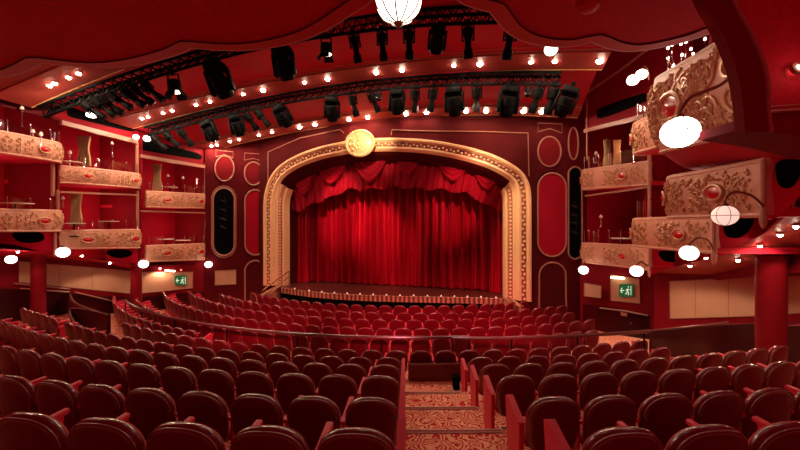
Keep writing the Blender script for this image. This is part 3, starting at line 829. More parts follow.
# left
fill(LP1, stad(214,189,233.5,254.5), blk2); frame(LP1, stad(213,188,234.5,255.5), .045); frame(LP1, stad(211.5,186,236,257.5), .02)
fill(LP2, stad(245.5,191,265,254), wallc_m); frame(LP2, stad(245,190,265.5,255), .04); frame(LP2, stad(243,188.5,267.5,257), .018, mat=walld_m)
fill(LP1, circ(224.5,168.5,9,12), disc_m); frame(LP1, circ(224.5,168.5,9.5,12.5), .035)
fill(LP2, circ(253.5,173.5,8.5,11), disc_m); frame(LP2, circ(253.5,173.5,9,11.5), .035)
frame(LP1, [(216,150),(233,152),(233,158),(224.5,154.5),(216,157)], .02); frame(LP2, [(244.5,153),(262,154),(262,161),(253,158.5),(244.5,160)], .02)
fill(LP1, [(215,271),(236,270),(236,284),(215,285)], tan_m); frame(LP1, [(215,271),(236,270),(236,284),(215,285)], .02)
dpts = [(245,303)]+[(255.3-10.3*math.cos(PI*k/12), 271-10.5*math.sin(PI*k/12)) for k in range(13)]+[(265.6,303)]
o = fill(LP2, dpts, walld_m, .01); o.name = 'door_1'
wireframe(LP2, dpts, .04, T_(), trim_m, .03)
# right
fill(RPa, stad(538.5,173.5,566,256), wallc_m); frame(RPa, stad(538,173,566.5,256.5), .035); frame(RPa, stad(535.5,170,567,259), .016, mat=walld_m)
fill(RPb, stad(569,168,581.5,258), blk2); frame(RPb, stad(568.5,167,582,259), .035)
fill(RPa, circ(549.5,151.5,11,14.5), disc_m); frame(RPa, circ(549.5,151.5,11.5,15), .032)
fill(RPb, circ(573.5,143.5,4.6,15.5), disc_m); frame(RPb, circ(573.5,143.5,5,16), .03)
frame(RPa, [(538,123),(562,124),(562,133),(549.5,128.5),(538,132)], .018)
dpts = [(539,318)]+[(552.7-13.2*math.cos(PI*k/12), 275-12.5*math.sin(PI*k/12)) for k in range(13)]+[(566.4,318)]
o = fill(RPa, dpts, walld_m, .01); o.name = 'door_2'
wireframe(RPa, dpts, .035, T_(), trim_m, .03)
# moving picture of rigging behind the black ovals: dark vertical spot bars
for pl_, xx, ys in ((LP1, 224, (200, 209, 218, 226)), (RPb, 575, (205, 214, 222, 231))):
    m = MB()
    for y in ys: m.tube([pl_.at(xx-4, y, .05), pl_.at(xx+2.5, y+2.5, .09)], .05, 8); m.tube([pl_.at(xx+1, y-4, .05), pl_.at(xx+1, y+5, .05)], .015, 6)
    struct(m.build(T_(), lens_m))
# ------------------------------------------------------------------ theatre boxes
def spiral(cx, cy, r, turns, a0, dr=1):
    pts = []; n = int(10*turns)
    for k in range(n+1):
        t = k/n; a = a0+dr*turns*2*PI*t; q = r*(1-t*.85); pts.append((cx+q*math.cos(a), cy+q*math.sin(a)))
    return pts
def theatre_box(path, zt0, zb0, zt1, zb1, label, cabs, belly=.12, slab=None, dirout=None, detail=1.0, rail_h=.45, mat=plast_m):
    """path: plan points from nose to near end; outward normal side computed towards the camera side"""
    P = [V(p[0], p[1], 0) for p in smooth_poly(path, 8)]
    L = [0]
    for a, b in zip(P, P[1:]): L.append(L[-1]+(b-a).length)
    T = L[-1]
    def base(s):
        s = max(0, min(T-1e-6, s)); i = max(k for k in range(len(L)-1) if L[k] <= s); t = (s-L[i])/(L[i+1]-L[i])
        p = P[i].lerp(P[i+1], t); d = (P[min(i+2, len(P)-1)]-P[max(i-1, 0)]); d.normalize(); n = V(d.y, -d.x, 0)
        if n.dot(dirout) < 0: n = -n
        return p, n
    side = None
    nrm0 = [base(l)[1] for l in L]
    # consistent normal side
    p_, n_ = base(T*.6); sgn = 1
    d_ = (base(T*.6+.01)[0]-p_).normalized(); left = V(d_.y, -d_.x, 0)
    if left.dot(dirout) < 0: sgn = -1
    def fr_(s):
        s = max(0, min(T-1e-6, s)); i = max(k for k in range(len(L)-1) if L[k] <= s); t = (s-L[i])/(L[i+1]-L[i])
        p = P[i].lerp(P[i+1], t); d = (P[min(i+2, len(P)-1)]-P[max(i-1, 0)]).normalized()
        return p, V(d.y, -d.x, 0)*sgn
    def surf(s, v, off=0):     # v 0 bottom .. 1 top
        p, n = fr_(s); q = s/T; zb = zb0+(zb1-zb0)*q; zt = zt0+(zt1-zt0)*q
        b = belly*(math.sin(PI*min(1, max(0, v))*.9+.1)) - belly*.5*(1-v)
        return V(p.x+n.x*(b+off), p.y+n.y*(b+off), zb+(zt-zb)*v)
    nearp = surf(T*.5, 0)
    root = empty('theatre_box', (nearp.x, nearp.y, nearp.z), label, 'theatre box', 'balcony boxes along the side walls')
    m = MB(); NU = 40
    m.grid(lambda u, v: surf(u*T, v), NU, 10)
    m.grid(lambda u, v: surf(u*T, v, -.14), NU, 4)
    m.grid(lambda u, v: surf(u*T, 0, -.14*v), NU, 1)
    m.grid(lambda u, v: surf(0, v, -.14*u), 1, 4); m.grid(lambda u, v: surf(T, v, -.14*u), 1, 4)
    front = m.build('front', mat, root)
    m = MB()
    m.tube([surf(T*k/NU, 1.0, -.05) for k in range(NU+1)], .06, 8)
    m.tube([surf(T*k/NU, .0, 0) for k in range(NU+1)], .035, 6)
    m.build('rim', mat, front)
    hgt = abs(zt0-zb0)
    # scrollwork
    m = MB(); rnd = random.Random(int(T*1000)+int(zt0*100))
    def sc2(x, y): return x, y
    cs = [(c*T) for c in cabs]; cs0 = cs
    if len(cabs) == 1: cs = [.50*T, .84*T, .2*T]
    for ci, c in enumerate(cs):
        hw = T/len(cs)/2 if len(cs) > 1 else T*.32
        hw = min(hw, hgt*1.9)
        for sx in (-1, 1):
            for sy in (-1, 1):
                lst = [(.42, .16, .16, 1.4), (.30, .34, .10, 1.2), (.62, .24, .13, 1.3), (.62, .02, .12, 1.2), (.80, .14, .11, 1.2), (.88, .33, .07, 1.1)]
                for (ax, ay, ar, tr) in lst:
                    pts = spiral(ax*hw*1.0, ay*hgt*1.0, ar*hgt*.95, tr, PI*.5, 1)
                    q = []
                    for (x, y) in pts:
                        s_ = c+sx*x; v = .5+sy*y/hgt
                        if 0.02 < s_ < T-.02 and .05 < v < .95: q.append(surf(s_, v, .012))
                    if len(q) > 4: m.tube(q, [hgt*.020+.006*math.sin(i*1.3) for i in range(len(q))], 5)
        for k in range(int(54*detail)):
            a = rnd.uniform(0, 2*PI); r = rnd.uniform(.27, .42)*hgt
            x = r*math.cos(a)*1.4; y = r*math.sin(a)
            if rnd.random() < .4: x = rnd.uniform(-1, 1)*hw; y = rnd.uniform(-.36, .36)*hgt
            if (x/(.32*hgt))**2+(y/(.22*hgt))**2 < 1: continue
            s_ = c+x
            if 0 < s_ < T and abs(y/hgt) < .42: m.ball(surf(s_, .5+y/hgt, .01), hgt*rnd.uniform(.018, .04), 6, 4)
    m.build('scrollwork', scroll_m, front)
    for c in cs0:
        m = MB(); cc = []
        for k in range(24): a = 2*PI*k/24; cc.append(surf(c+.25*hgt*math.cos(a), .5+.165*math.sin(a), .03))
        m.tube(cc, hgt*.038, 6, closed=True); m.build('oval_frame', scroll_m, front)
        m = MB(); b0 = len(m.v)
        m.grid(lambda u, v: surf(c+.23*hgt*v*math.cos(2*PI*u), .5+.15*v*math.sin(2*PI*u), .025+.035*(1-v*v)), 20, 4); m.build('cabochon', cab_m, front)
    # slab + soffit
    m = MB()
    ins = [surf(T*k/16, 0, -.06) for k in range(17)]
    outp = [V(*q) for q in slab]
    poly = [V(p.x, p.y, 0) for p in ins]+[V(q.x, q.y, 0) for q in outp]
    def zf_(p):
        d = (P[-1]-P[0]); t = (V(p.x, p.y, 0)-P[0]).dot(d)/d.dot(d); t = min(1.1, max(-.1, t)); return zb0+(zb1-zb0)*t
    b0 = len(m.v); nn = len(poly)
    for p in poly: m.v.append(V(p.x, p.y, zf_(p)-.02))
    for p in poly: m.v.append(V(p.x, p.y, zf_(p)+.10))
    m.f.append(tuple(range(b0, b0+nn))); m.m.append(0); m.f.append(tuple(range(b0+nn, b0+2*nn))); m.m.append(0)
    for i in range(nn): j = (i+1) % nn; m.f.append((b0+i, b0+j, b0+nn+j, b0+nn+i)); m.m.append(0)
    m.build('floor_slab', ceil_m, root, smooth=False)
    # glass railing with chrome posts
    if rail_h:
        m = MB(); npst = max(4, int(T/.55))
        for k in range(npst+1):
            s_ = T*(k+.3)/(npst+.6); a = surf(s_, 1, -.08); m.tube([a, a+V(0, 0, rail_h)], .014, 6); m.ball(a+V(0, 0, rail_h), .022, 6, 4)
        m.build('railing_posts', chrome, root)
        m = MB(); m.grid(lambda u, v: surf(T*(.03+.94*u), 1, -.08)+V(0, 0, .03+(rail_h-.05)*v), 12, 1); m.build('glass_panel', glass, root)
    return root, surf, T
def X(x, Y): return ((x-CX)/F*Y, Y)
din = V(1, -.35, 0); dinr = V(-1, -.35, 0)
# plan lines
LW = [(-16.6, 8.0), (-15.6, 9.6), (-14.0, 12.9), (-12.9, 15.6), (-11.6, 18.9)]      # left back wall
Ln = {1: [(-12.05, 13.0), (-11.82, 12.72), (-11.75, 12.45), (-11.9, 11.7), (-12.3, 10.4), (-12.9, 8.9)],
      2: [(-11.4, 15.75), (-11.08, 15.55), (-10.95, 15.2), (-11.2, 14.3), (-11.6, 13.4), (-12.05, 12.85)],
      3: [(-9.95, 18.75), (-9.75, 18.6), (-9.72, 18.3), (-9.95, 17.5), (-10.35, 16.5), (-10.85, 15.6)]}
LS = {1: [(-15.6, 8.9), (-13.9, 13.0)], 2: [(-14.0, 12.9), (-12.9, 15.7)], 3: [(-12.8, 15.6), (-11.6, 18.8)]}
bz = {'L1u': (2.8, 2.18, 2.85, 2.2), 'L2u': (2.13, 1.56, 2.06, 1.50), 'L3u': (1.52, .86, 1.42, .77),
      'L1l': (.47, -.20, .42, -.17), 'L2l': (-.22, -.97, -.23, -.83), 'L3l': (-.96, -1.75, -.92, -1.56)}
lab = {'L1u': 'carved plaster box at the far left, upper tier', 'L2u': 'carved plaster box second from far left, upper tier', 'L3u': 'carved plaster box of the left wall nearest the stage, upper tier',
       'L1l': 'carved plaster box at the far left, lower tier', 'L2l': 'carved plaster box second from far left, lower tier', 'L3l': 'carved plaster box of the left wall nearest the stage, lower tier'}
BX = {}
for k in (1, 2, 3):
    for t in 'ul':
        key = 'L%d%s' % (k, t); z = bz[key]
        BX[key] = theatre_box(Ln[k], z[0], z[1], z[2], z[3], lab[key], (.26, .76) if k > 1 else (.23, .66), .045, LS[k], din, .7, .42)
Rn = {1: [(5.55, 7.1), (5.18, 7.02), (4.98, 6.75), (4.93, 6.2), (4.83, 5.4), (4.75, 4.77)],
      2: [(6.75, 9.95), (6.35, 9.88), (6.17, 9.6), (6.12, 9.0), (6.10, 8.0), (6.1, 7.1)],
      3: [(7.6, 14.1), (7.1, 14.05), (6.9, 13.75), (6.98, 13.0), (7.2, 11.8), (7.36, 10.8)]}
RS = {1: [(6.9, 4.7), (7.2, 7.1)], 2: [(7.9, 7.1), (8.3, 9.9)], 3: [(9.2, 10.8), (9.0, 14.1)]}
rz_ = {'R1l': (.88, .15, .83, .13), 'R2l': (.13, -.56, .13, -.54), 'R3l': (-.74, -1.40, -.65, -1.33), 'R3u': (2.10, 1.38, 1.86, 1.2), 'R2u': (2.68, 1.92, 2.6, 1.8)}
labr = {'R1l': 'carved plaster box of the right wall nearest the camera, below the largest box', 'R2l': 'carved plaster box in the middle of the right wall, lower tier', 'R3l': 'carved plaster box of the right wall nearest the stage, lower tier',
        'R3u': 'carved plaster box of the right wall nearest the stage, upper tier', 'R2u': 'upper right wall box partly hidden behind the largest box'}
for key, z in rz_.items():
    k = int(key[1]); BX[key] = theatre_box(Rn[k], z[0], z[1], z[2], z[3], labr[key], (.18, .75) if k > 1 else (.2, .70), .05, RS[k], dinr, 1.2, .5 if key != 'R1l' else 0)
# biggest upper right box
pathb = [(5.6, 7.0), (5.0, 6.95), (4.72, 6.7), (4.58, 6.2), (4.38, 5.4), (4.15, 4.5), (4.05, 4.05)]
BX['R1u'] = theatre_box(pathb, 2.80, 1.42, 2.30, 1.10, 'largest and nearest carved plaster box, at upper right beside the glowing globe lamp', (.50,), .16, [(6.4, 4.05), (7.0, 7.0)], dinr, 2.0, 0)
# bulging red underside for biggest box
m = MB()
def bowl(u, v):
    p = BX['R1u'][1](u*BX['R1u'][2], 0); q = p+V(2.4, .5, 0)*v; q.z = p.z-.30*math.sin(min(1, v*3.2)*PI/2)+.0*v; return q
m.grid(bowl, 24, 14); o = m.build('underside', ceil_m, BX['R1u'][0])
# ------------------------------------------------------------------ side walls behind boxes
def wallstrip(name, pts, zb, zt, mat, th=.1):
    m = MB()
    for (a, b), (z0, z1, z2, z3) in zip(zip(pts, pts[1:]), zip(zb, zb[1:], zt, zt[1:])):
        m.quad((a[0], a[1], z0), (b[0], b[1], z1), (b[0], b[1], z3), (a[0], a[1], z2))
    return struct(m.build(name, mat, smooth=False))
wallstrip('wall_left.002', LW, [-.5, -.8, -1, -1.6, -2.2], [5.5]*5, wallc_m)
RW = [(7.0, 3.0), (7.1, 4.5), (7.9, 7.1), (8.6, 9.9), (9.6, 12.4), (9.9, 16.5)]
wallstrip('wall_right.002', RW, [-.2, -.2, -.9, -1.5, -1.6, -1.6], [6.0]*6, wall_m)
# partitions between the bays + posts
def vpart(a, b, zb, zt, mat=wall_m, name='wall_partition', th=.08):
    m = MB(); a = V(*a, 0); b = V(*b, 0); m.bar((a.x, a.y, (zb+zt)/2), (b.x, b.y, (zb+zt)/2), th, zt-zb); return struct(m.build(name, mat, smooth=False))
vpart((-12.0, 12.85), (-14.05, 12.95), -.9, 4.2); vpart((-11.0, 15.55), (-12.95, 15.7), -1.6, 4.1); vpart((-9.8, 18.6), (-11.7, 18.9), -2.3, 4.0)
vpart((7.36, 10.95), (9.0, 11.1), -.62, 4.6); vpart((6.25, 7.35), (7.9, 7.4), .16, 4.6)
def post(x, Y, y0, y1, r, name, mat=trim_m, fin=False):
    m = MB(); a = at(x, y0, Y); b = at(x, y1, Y); m.tube([a, b], r, 8)
    if fin: m.lathe([(.015, -.16), (.04, -.10), (.05, 0), (.03, .10), (.02, .14)], b, 12)
    return struct(m.build(name, mat))
post(53, 12.75, 143, 196, .06, T_()); post(58, 12.8, 190, 232, .045, T_()); post(55, 12.7, 231, 256, .05, T_())
post(137, 15.45, 143, 178, .06, T_()); post(137.5, 15.4, 191, 231, .05, T_()); post(205.5, 18.3, 163, 196, .06, T_()); post(206, 18.3, 208, 246, .055, T_())
post(649.5, 10.6, 150, 245, .05, T_(), fin=False); post(649.5, 10.5, 245, 272, .04, T_(), fin=True)
post(714, 6.95, 218, 256, .035, T_(), fin=True); post(763.5, 4.68, 160, 216, .03, T_(), fin=True); post(739, 4.25, 62, 118, .025, T_(), bronze, fin=True)
# beams over the upper openings
def beam(p, q, w, name, mat=trim_m):
    m = MB(); m.bar(p, q, .12, w); return struct(m.build(name, mat, smooth=False))
beam(at(61, 122.5, 12.7), at(137, 142, 15.4), .16, T_()); beam(at(140, 156, 15.5), at(206, 167, 18.3), .14, T_())
beam(at(585, 131, 13.6), at(649, 115, 10.7), .12, T_()); beam(at(650, 96, 9.7), at(672, 82, 8.4), .14, T_())
beam(at(586, 196, 13.6), at(649, 187, 10.7), .05, T_()); beam(at(60, 192, 12.7), at(137, 195, 15.4), .06, T_()); beam(at(140, 211, 15.5), at(206, 213, 18.3), .06, T_())
# upper wall bands with black vent slots
def upper(pl, pts, name, mat): m = MB(); m.prism([pl.at(x, y) for x, y in pts], pl.n*-.1); return struct(m.build(name, mat, smooth=False))
LU1 = plane_px(60, 12.75, 138, 15.5); LU2 = plane_px(138, 15.5, 207, 18.4)
upper(LU1, [(52,98),(138,118),(138,141),(62,121),(52,119)], 'wall_left.003', wall_m); upper(LU2, [(138,118),(207,140),(207,166),(138,154)], 'wall_left.004', wall_m)
m = MB(); m.prism([LU1.at(x, y, .02) for x, y in smooth_poly([(68,110),(76,107),(120,119),(134,125),(134,131),(120,129),(80,119),(69,116)], 3, True)], LU1.n*-.05); struct(m.build(T_(), blk2, smooth=False))
m = MB(); m.prism([LU2.at(x, y, .02) for x, y in smooth_poly([(141,143),(148,140),(190,151),(201,155),(201,159),(190,158),(148,151),(142,149)], 3, True)], LU2.n*-.05); struct(m.build(T_(), blk2, smooth=False))
RU = plane_px(585, 13.6, 649, 10.7)
upper(RU, [(584,92),(584,-40),(648,-40),(690,-40),(690,60),(672,84),(649,106),(649,113),(585,129)], 'wall_right.003', wall_m)
m = MB(); m.prism([RU.at(x, y, .02) for x, y in smooth_poly([(597,114),(600,108),(640,94),(646,95),(646,100),(640,104),(602,118)], 3, True)], RU.n*-.05); struct(m.build(T_(), blk2, smooth=False))
m = MB(); m.tube([RU.at(x, y, .03) for x, y in [(587,93),(618,72),(648,49),(665,36)]], .04, 6); m.tube([RU.at(x, y, .03) for x, y in [(587,100),(587,160)]], .03, 6); struct(m.build(T_(), trim_m))
# far left upper corner: red fill between ceiling and box L1
LU0 = Plane((-12.0, 12.6), (-13.8, 8.6))
upper(LU0, [(-40,80),(20,95),(56,108),(56,120),(10,108),(-40,96)], 'wall_left.005', walld_m)
# red wedge walls with black oval openings beside each box
wedge_m = simple('wall_wedge', (.62, .004, .03), .6, spec=.2)
def wedge(pl, pts, ov, name, lamp=False):
    upper(pl, pts, name, wedge_m)
    m = MB(); m.prism([pl.at(x, y, .02) for x, y in smooth_poly(ov, 4, True)], pl.n*-.05); struct(m.build(T_(), blk2, smooth=False))
W1 = plane_px(765, 4.8, 830, 4.5)
wedge(W1, [(763,156),(800,146),(830,140),(830,178),(800,196),(783,214),(772,220),(764,214)], [(777,163),(790,158),(802,158),(800,176),(792,187),(782,187),(777,178)], 'wall_right.004')
W2 = plane_px(715, 7.3, 800, 6.9)
wedge(W2, [(714,216),(764,212),(785,212),(765,232),(735,248),(722,256),(715,254)], [(724,224),(733,218),(752,217),(753,224),(747,233),(738,238),(727,236)], 'wall_right.005')
W3 = plane_px(650, 11.0, 715, 10.6)
wedge(W3, [(650,246),(715,246),(712,258),(690,266),(668,271),(650,275)], [(659,252),(670,250),(690,250),(692,256),(683,261),(668,262),(661,258)], 'wall_right.006')
WL1 = Plane((-11.9, 12.75), (-14.5, 12.2))
WLa = plane_px(0, 12.0, 54, 12.75)
wedge(WLa, [(-20,230),(54,229),(54,254),(35,250),(15,245),(-20,241)], [(12,234),(20,232),(38,232),(44,236),(42,241),(30,243),(18,241)], 'wall_left.006')
WLb = plane_px(57, 15.2, 137, 15.5)
wedge(WLb, [(57,247),(137,246),(137,270),(110,264),(85,259),(57,255)], [(106,252),(113,249.5),(125,249.5),(132,252),(130,256),(120,258),(110,256)], 'wall_left.007')
# ------------------------------------------------------------------ under-box soffits, lower walls, panels
SOFR = []; SOFL = []
m = MB(); m.k = 0
pts = [at(655, 272, 10.8), at(722, 255, 8.0), at(765, 233, 6.8), at(800, 205, 5.5), at(880, 190, 4.6)]
outr = [V(9.5, 12.2, -1.7), V(10.0, 9.8, -1.45), V(10.4, 8.0, -1.0), V(10.4, 6.5, -.6), V(9.0, 4.6, -.2)]
for i in range(4): m.quad(pts[i], pts[i+1], outr[i+1], outr[i]); SOFR += [(pts[i], pts[i+1], outr[i+1]), (pts[i], outr[i+1], outr[i])]
struct(m.build('ceiling.005', band_m, smooth=False))
LWb = [(-15.8, 10.0), (-13.9, 13.3), (-12.4, 16.4), (-11.9, 17.6), (-10.5, 19.4)]
m = MB(); lp = [(-12.9, 8.9), (-11.9, 12.6), (-11.0, 15.4), (-9.9, 18.4)]; lq = [(-16.5, 8.6), (-14.2, 13.2), (-12.6, 16.4), (-10.6, 19.3)]
zz = [-.35, -.95, -1.75, -1.95]; zq = [-.7, -1.2, -1.85, -2.0]
for i in range(3):
    q4 = [V(*lp[i], zz[i]), V(*lp[i+1], zz[i+1]), V(*lq[i+1], zq[i+1]), V(*lq[i], zq[i])]; m.quad(*q4); SOFL += [(q4[0], q4[1], q4[2]), (q4[0], q4[2], q4[3])]
struct(m.build('ceiling.006', ceil_m, smooth=False))
# left lower wall
LB = plane_px(-30, 12.0, 130, 16.2); LB2 = plane_px(130, 16.2, 210, 18.4)
upper(LB, [(-60,215),(131,255),(131,330),(-60,330)], 'wall_left.008', wall_m); upper(LB2, [(130,255),(212,258),(212,320),(130,330)], 'wall_left.009', wall_m)
def tanpanel(pl, pts, joints, off=.03):
    m = MB(); m.prism([pl.at(x, y, off) for x, y in pts], pl.n*-.04); struct(m.build(T_(), tan_m, smooth=False))
    m = MB(); P = [pl.at(x, y, off+.01) for x, y in pts]; m.tube(P, .015, 5, closed=True)
    for (a, b) in joints: m.tube([pl.at(*a, off+.004), pl.at(*b, off+.004)], .008, 4)
    struct(m.build(T_(), trim_m))
tanpanel(LB, [(19,261.5),(131,271),(130,293.5),(19,282)], [((59.5,265),(59.5,286)), ((92.5,268),(92.5,289.5))])
tanpanel(LB2, [(142,272),(193,272),(193,288),(142,293)], [])
upper(LB, [(-60,284),(130,297),(131,330),(-60,330)], 'wall_left.010', wood)
upper(LB2, [(130,298),(205,291),(212,292),(212,330),(130,330)], 'wall_left.011', wood)
# columns
def column(x, Y, r, z0, z1, label):
    p = at(x, 225, Y); m = MB()
    m.lathe([(r*1.15, z0), (r*1.15, z0+.12), (r, z0+.18), (r, z1-.1), (r*1.1, z1-.05), (r*1.1, z1)], (p.x, p.y, 0), 28)
    return tag(m.build('column', wall_m, loc=(p.x, p.y, z0)), label, 'column')
column(38.5, 13.0, .21, -3.6, -.95, 'round dark red column standing behind the far left seats')
column(136.5, 15.6, .20, -3.9, -1.6, 'slim dark red column left of the left exit sign panel')
column(771, 7.6, .245, -3.4, -.62, 'thick round dark red column at the far right')
# right lower walls
RB = plane_px(655, 11.2, 830, 8.6)
upper(RB, [(654,230),(840,190),(840,345),(654,345)], 'wall_right.007', wall_m)
tanpanel(RB, [(669.5,281.5),(757,277),(757,316),(670,318.5)], [((695.5,280.5),(695.5,317.5)), ((728.5,279),(728.5,316.5))])
tanpanel(RB, [(787,276),(830,274),(830,311),(787,314)], [])
RC = plane_px(585, 14.0, 657, 12.0)
upper(RC, [(580,262),(657,262),(657,350),(580,340)], 'wall_right.008', wall_m)
tanpanel(RC, [(610.5,274.5),(639.5,279),(640,303.5),(610.5,300.5)], [])
upper(RC, [(583,304),(612,307),(650,315),(650,350),(583,345)], 'wall_right.009', wood)
tanpanel(RPb if False else plane_px(583, 13.9, 604, 13.2), [(584,283),(601,286),(601,298),(584,296)], [])
m = MB(); m.tube([RC.at(x, y, .06) for x, y in [(600,308),(625,311),(648,315.5)]], .03, 6); tag(m.build('handrail', trim_m, loc=RC.at(625, 311, .06)), 'short pale handrail on the dark wall below the right exit sign', 'handrail')
m = MB(); m.prism([RC.at(x, y, .05) for x, y in [(620.5,312),(627,313),(627,316.5),(620.5,315.5)]], RC.n*-.03); tag(m.build('notice_plate', trim_m, smooth=False, loc=RC.at(624, 314, .05)), 'small pale notice plate on the dark wall below the right exit sign', 'sign')
q = RC.at(631, 323, .05); m = MB(); m.ball(q, .035, 8, 6); tag(m.build('door_knob', chrome, loc=q), 'tiny shiny door knob on the dark wall under the right exit sign', 'door knob')
# side landing carpet, ramping up
m = MB(); m.prism([at(588, 336, 11.5), at(612, 334, 12), at(652, 340, 11.2), at(655, 362, 9.6), at(585, 362, 9.6)], (0, 0, -.05)); struct(m.build('floor.002', carpet, smooth=False))
# low wall at right
LWp = plane_px(651, 8.75, 830, 8.0)
upper(LWp, [(651,332),(700,327),(727,325),(760,324),(830,323),(830,365),(651,365)], 'wall_right.010', wood)
rl = [LWp.at(x, y, .03) for x, y in [(653,330.5),(680,328),(705,325.5),(728,322.5)]]
m = MB(); m.tube(rl, .03, 8); tag(m.build('handrail', brassrail, loc=rl[0]), 'dark polished handrail on the low wall at right, left of the thick column', 'handrail')
m = MB(); m.tube([LWp.at(x, y, .03) for x, y in [(775,326),(790,325),(830,323)]], .03, 8); tag(m.build('handrail', chrome, loc=LWp.at(790, 325, .03)), 'short shiny handrail at the far right edge beside the thick column', 'handrail')
# exit signs
def exit_sign(pl, x0, y0, x1, y1, label):
    c = pl.at((x0+x1)/2, (y0+y1)/2, .08); root = empty('exit_sign', c, label, 'exit sign', 'green exit signs')
    m = MB(); m.prism([pl.at(x, y, .10) for x, y in stad(x0, y0, x1, y1, 4, 1.5)], pl.n*-.06); m.build('panel', signg_m, root, smooth=False)
    m = MB(); W = x1-x0; Hh = y1-y0
    def seg(pts, r): m.tube([pl.at(x0+W*a, y0+Hh*b, .11) for a, b in pts], r, 5)
    s_ = (pl.at(x0, y0, 0)-pl.at(x1, y0, 0)).length*.035
    hx = pl.at(x0+W*.66, y0+Hh*.22, .11); m.ball(hx, s_*1.3, 8, 6)
    seg([(.64, .36), (.60, .58)], s_*1.3); seg([(.60, .58), (.70, .68), (.66, .86)], s_); seg([(.60, .58), (.52, .72), (.44, .78)], s_)
    seg([(.64, .38), (.74, .46), (.80, .42)], s_*.8); seg([(.64, .38), (.54, .42), (.50, .54)], s_*.8)
    seg([(.36, .5), (.12, .5)], s_); seg([(.22, .3), (.12, .5), (.22, .7)], s_)
    seg([(.86, .15), (.86, .85)], s_*.8)
    m.build('running_figure', signw_m, root); return root
exit_sign(RC, 619, 284, 633, 297, 'green exit sign with white running figure on the right tan panel')
exit_sign(LB2, 175, 275.5, 187, 285.5, 'green exit sign with white running figure on the left tan panel')
for pl, x0, x1, y, lb in ((RC, 611, 624, 277.5, 'small glowing strip light above the right exit sign'), (LB2, 165, 175, 270.5, 'small glowing strip light above the left exit sign')):
    m = MB(); m.tube([pl.at(x0, y, .14), pl.at(x1, y+.7, .14)], .035, 8); tag(m.build('strip_light', strip_m, loc=pl.at(x0, y, .14)), lb, 'strip light')
q = LB2.at(181, 270, .12); m = MB(); m.ball(q, .04, 8, 6); tag(m.build('indicator_lamp', emis('red_lamp', (1, .12, .08), 3), loc=q), 'tiny red indicator lamp above the left exit sign', 'lamp')
# left stair enclosure: low curved walls with rails
def lowwall(pts, h, mat, label, rmat=brassrail):
    root = empty('stair_enclosure', (pts[0][0], pts[0][1], pts[0][2]-h), label, 'low wall')
    P = [V(*q) for q in smooth_poly([tuple(p) for p in pts], 5)]
    m = MB()
    for a, b in zip(P, P[1:]): m.quad(a, b, b-V(0, 0, h), a-V(0, 0, h)); m.quad(a+V(.05, .05, 0), b+V(.05, .05, 0), b+V(.05, .05, -h), a+V(.05, .05, -h))
    m.build('panel', board_m, root, smooth=False); m = MB(); m.tube([p+V(0, 0, .02) for p in P], .035, 8); m.build('cap_rail', rmat, root); return root
lowwall([at(70, 293, 14.2), at(71, 299, 13.6), at(76, 304, 13.0), at(85, 308, 12.7), at(99, 313, 12.6)], .8, wood, 'low dark curved wall with rail, upper one beside the left stairs')
lowwall([at(70, 311, 12.2), at(70.5, 317, 11.6), at(76, 324, 10.9), at(84, 329, 10.6), at(92, 333, 10.5)], .75, wood, 'low dark curved wall with rail, lower one beside the left stairs')
lowwall([at(71, 309.5, 12.2), at(80, 309.5, 12.1), at(94, 312, 11.9), at(108, 315.5, 11.8)], .9, wood, 'low dark straight wall with shiny rail below the curved one at left')
for (a, b, lb) in (((14, 283.5), (30, 285), 'short shiny rail at the left wall, left of the column, upper'), ((20, 288.5), (30, 289), 'short shiny rail at the left wall, left of the column, lower'), ((46, 286.5), (70, 289), 'shiny rail at the left wall right of the column, upper'), ((46, 290.5), (70, 292), 'shiny rail at the left wall right of the column, lower'), ((75, 292), (115, 301.5), 'long shiny rail descending along the left wall')):
    q0 = LB.at(*a, .12); q1 = LB.at(*b, .12); m = MB(); m.tube([q0, q1], .025, 8); m.tube([q1, LB.at(*b, .0)], .02, 6); tag(m.build('handrail', trim_m, loc=q0), lb, 'handrail')
from mathutils.geometry import intersect_ray_tri
def hit(tris, x, y, Y):
    d = V((x-CX)/F, 1, (CY-y)/F)
    for t in tris:
        q = intersect_ray_tri(t[0], t[1], t[2], d, V(0, 0, 0), True)
        if q is not None: return q-V(0, 0, .03)
    print('MISS', x, y); return at(x, y, Y)

for i, (x, y, Y) in enumerate([(796,224.5,6.9), (780,233,7.4), (760,244,8.0), (738,258.6,8.6), (706,258,9.6), (690,264.5,10.3)]):
    p = hit(SOFR, x, y, Y-.25); downlight(p, 'oval recessed light under the right boxes, %s from the right' % ORD[i], 'recessed lights under the right boxes', .6, 45, True, 140)
for i, (x, y, Y) in enumerate([(82,255.5,14.5), (18,250.5,12.2), (110,262,15.4), (160,268,17)]):
    p = hit(SOFL, x, y, Y-.2); downlight(p, 'small recessed light under the left boxes, %s counting from the largest globe' % ORD[i], 'recessed lights under the left boxes', .6, 40, True, 140)
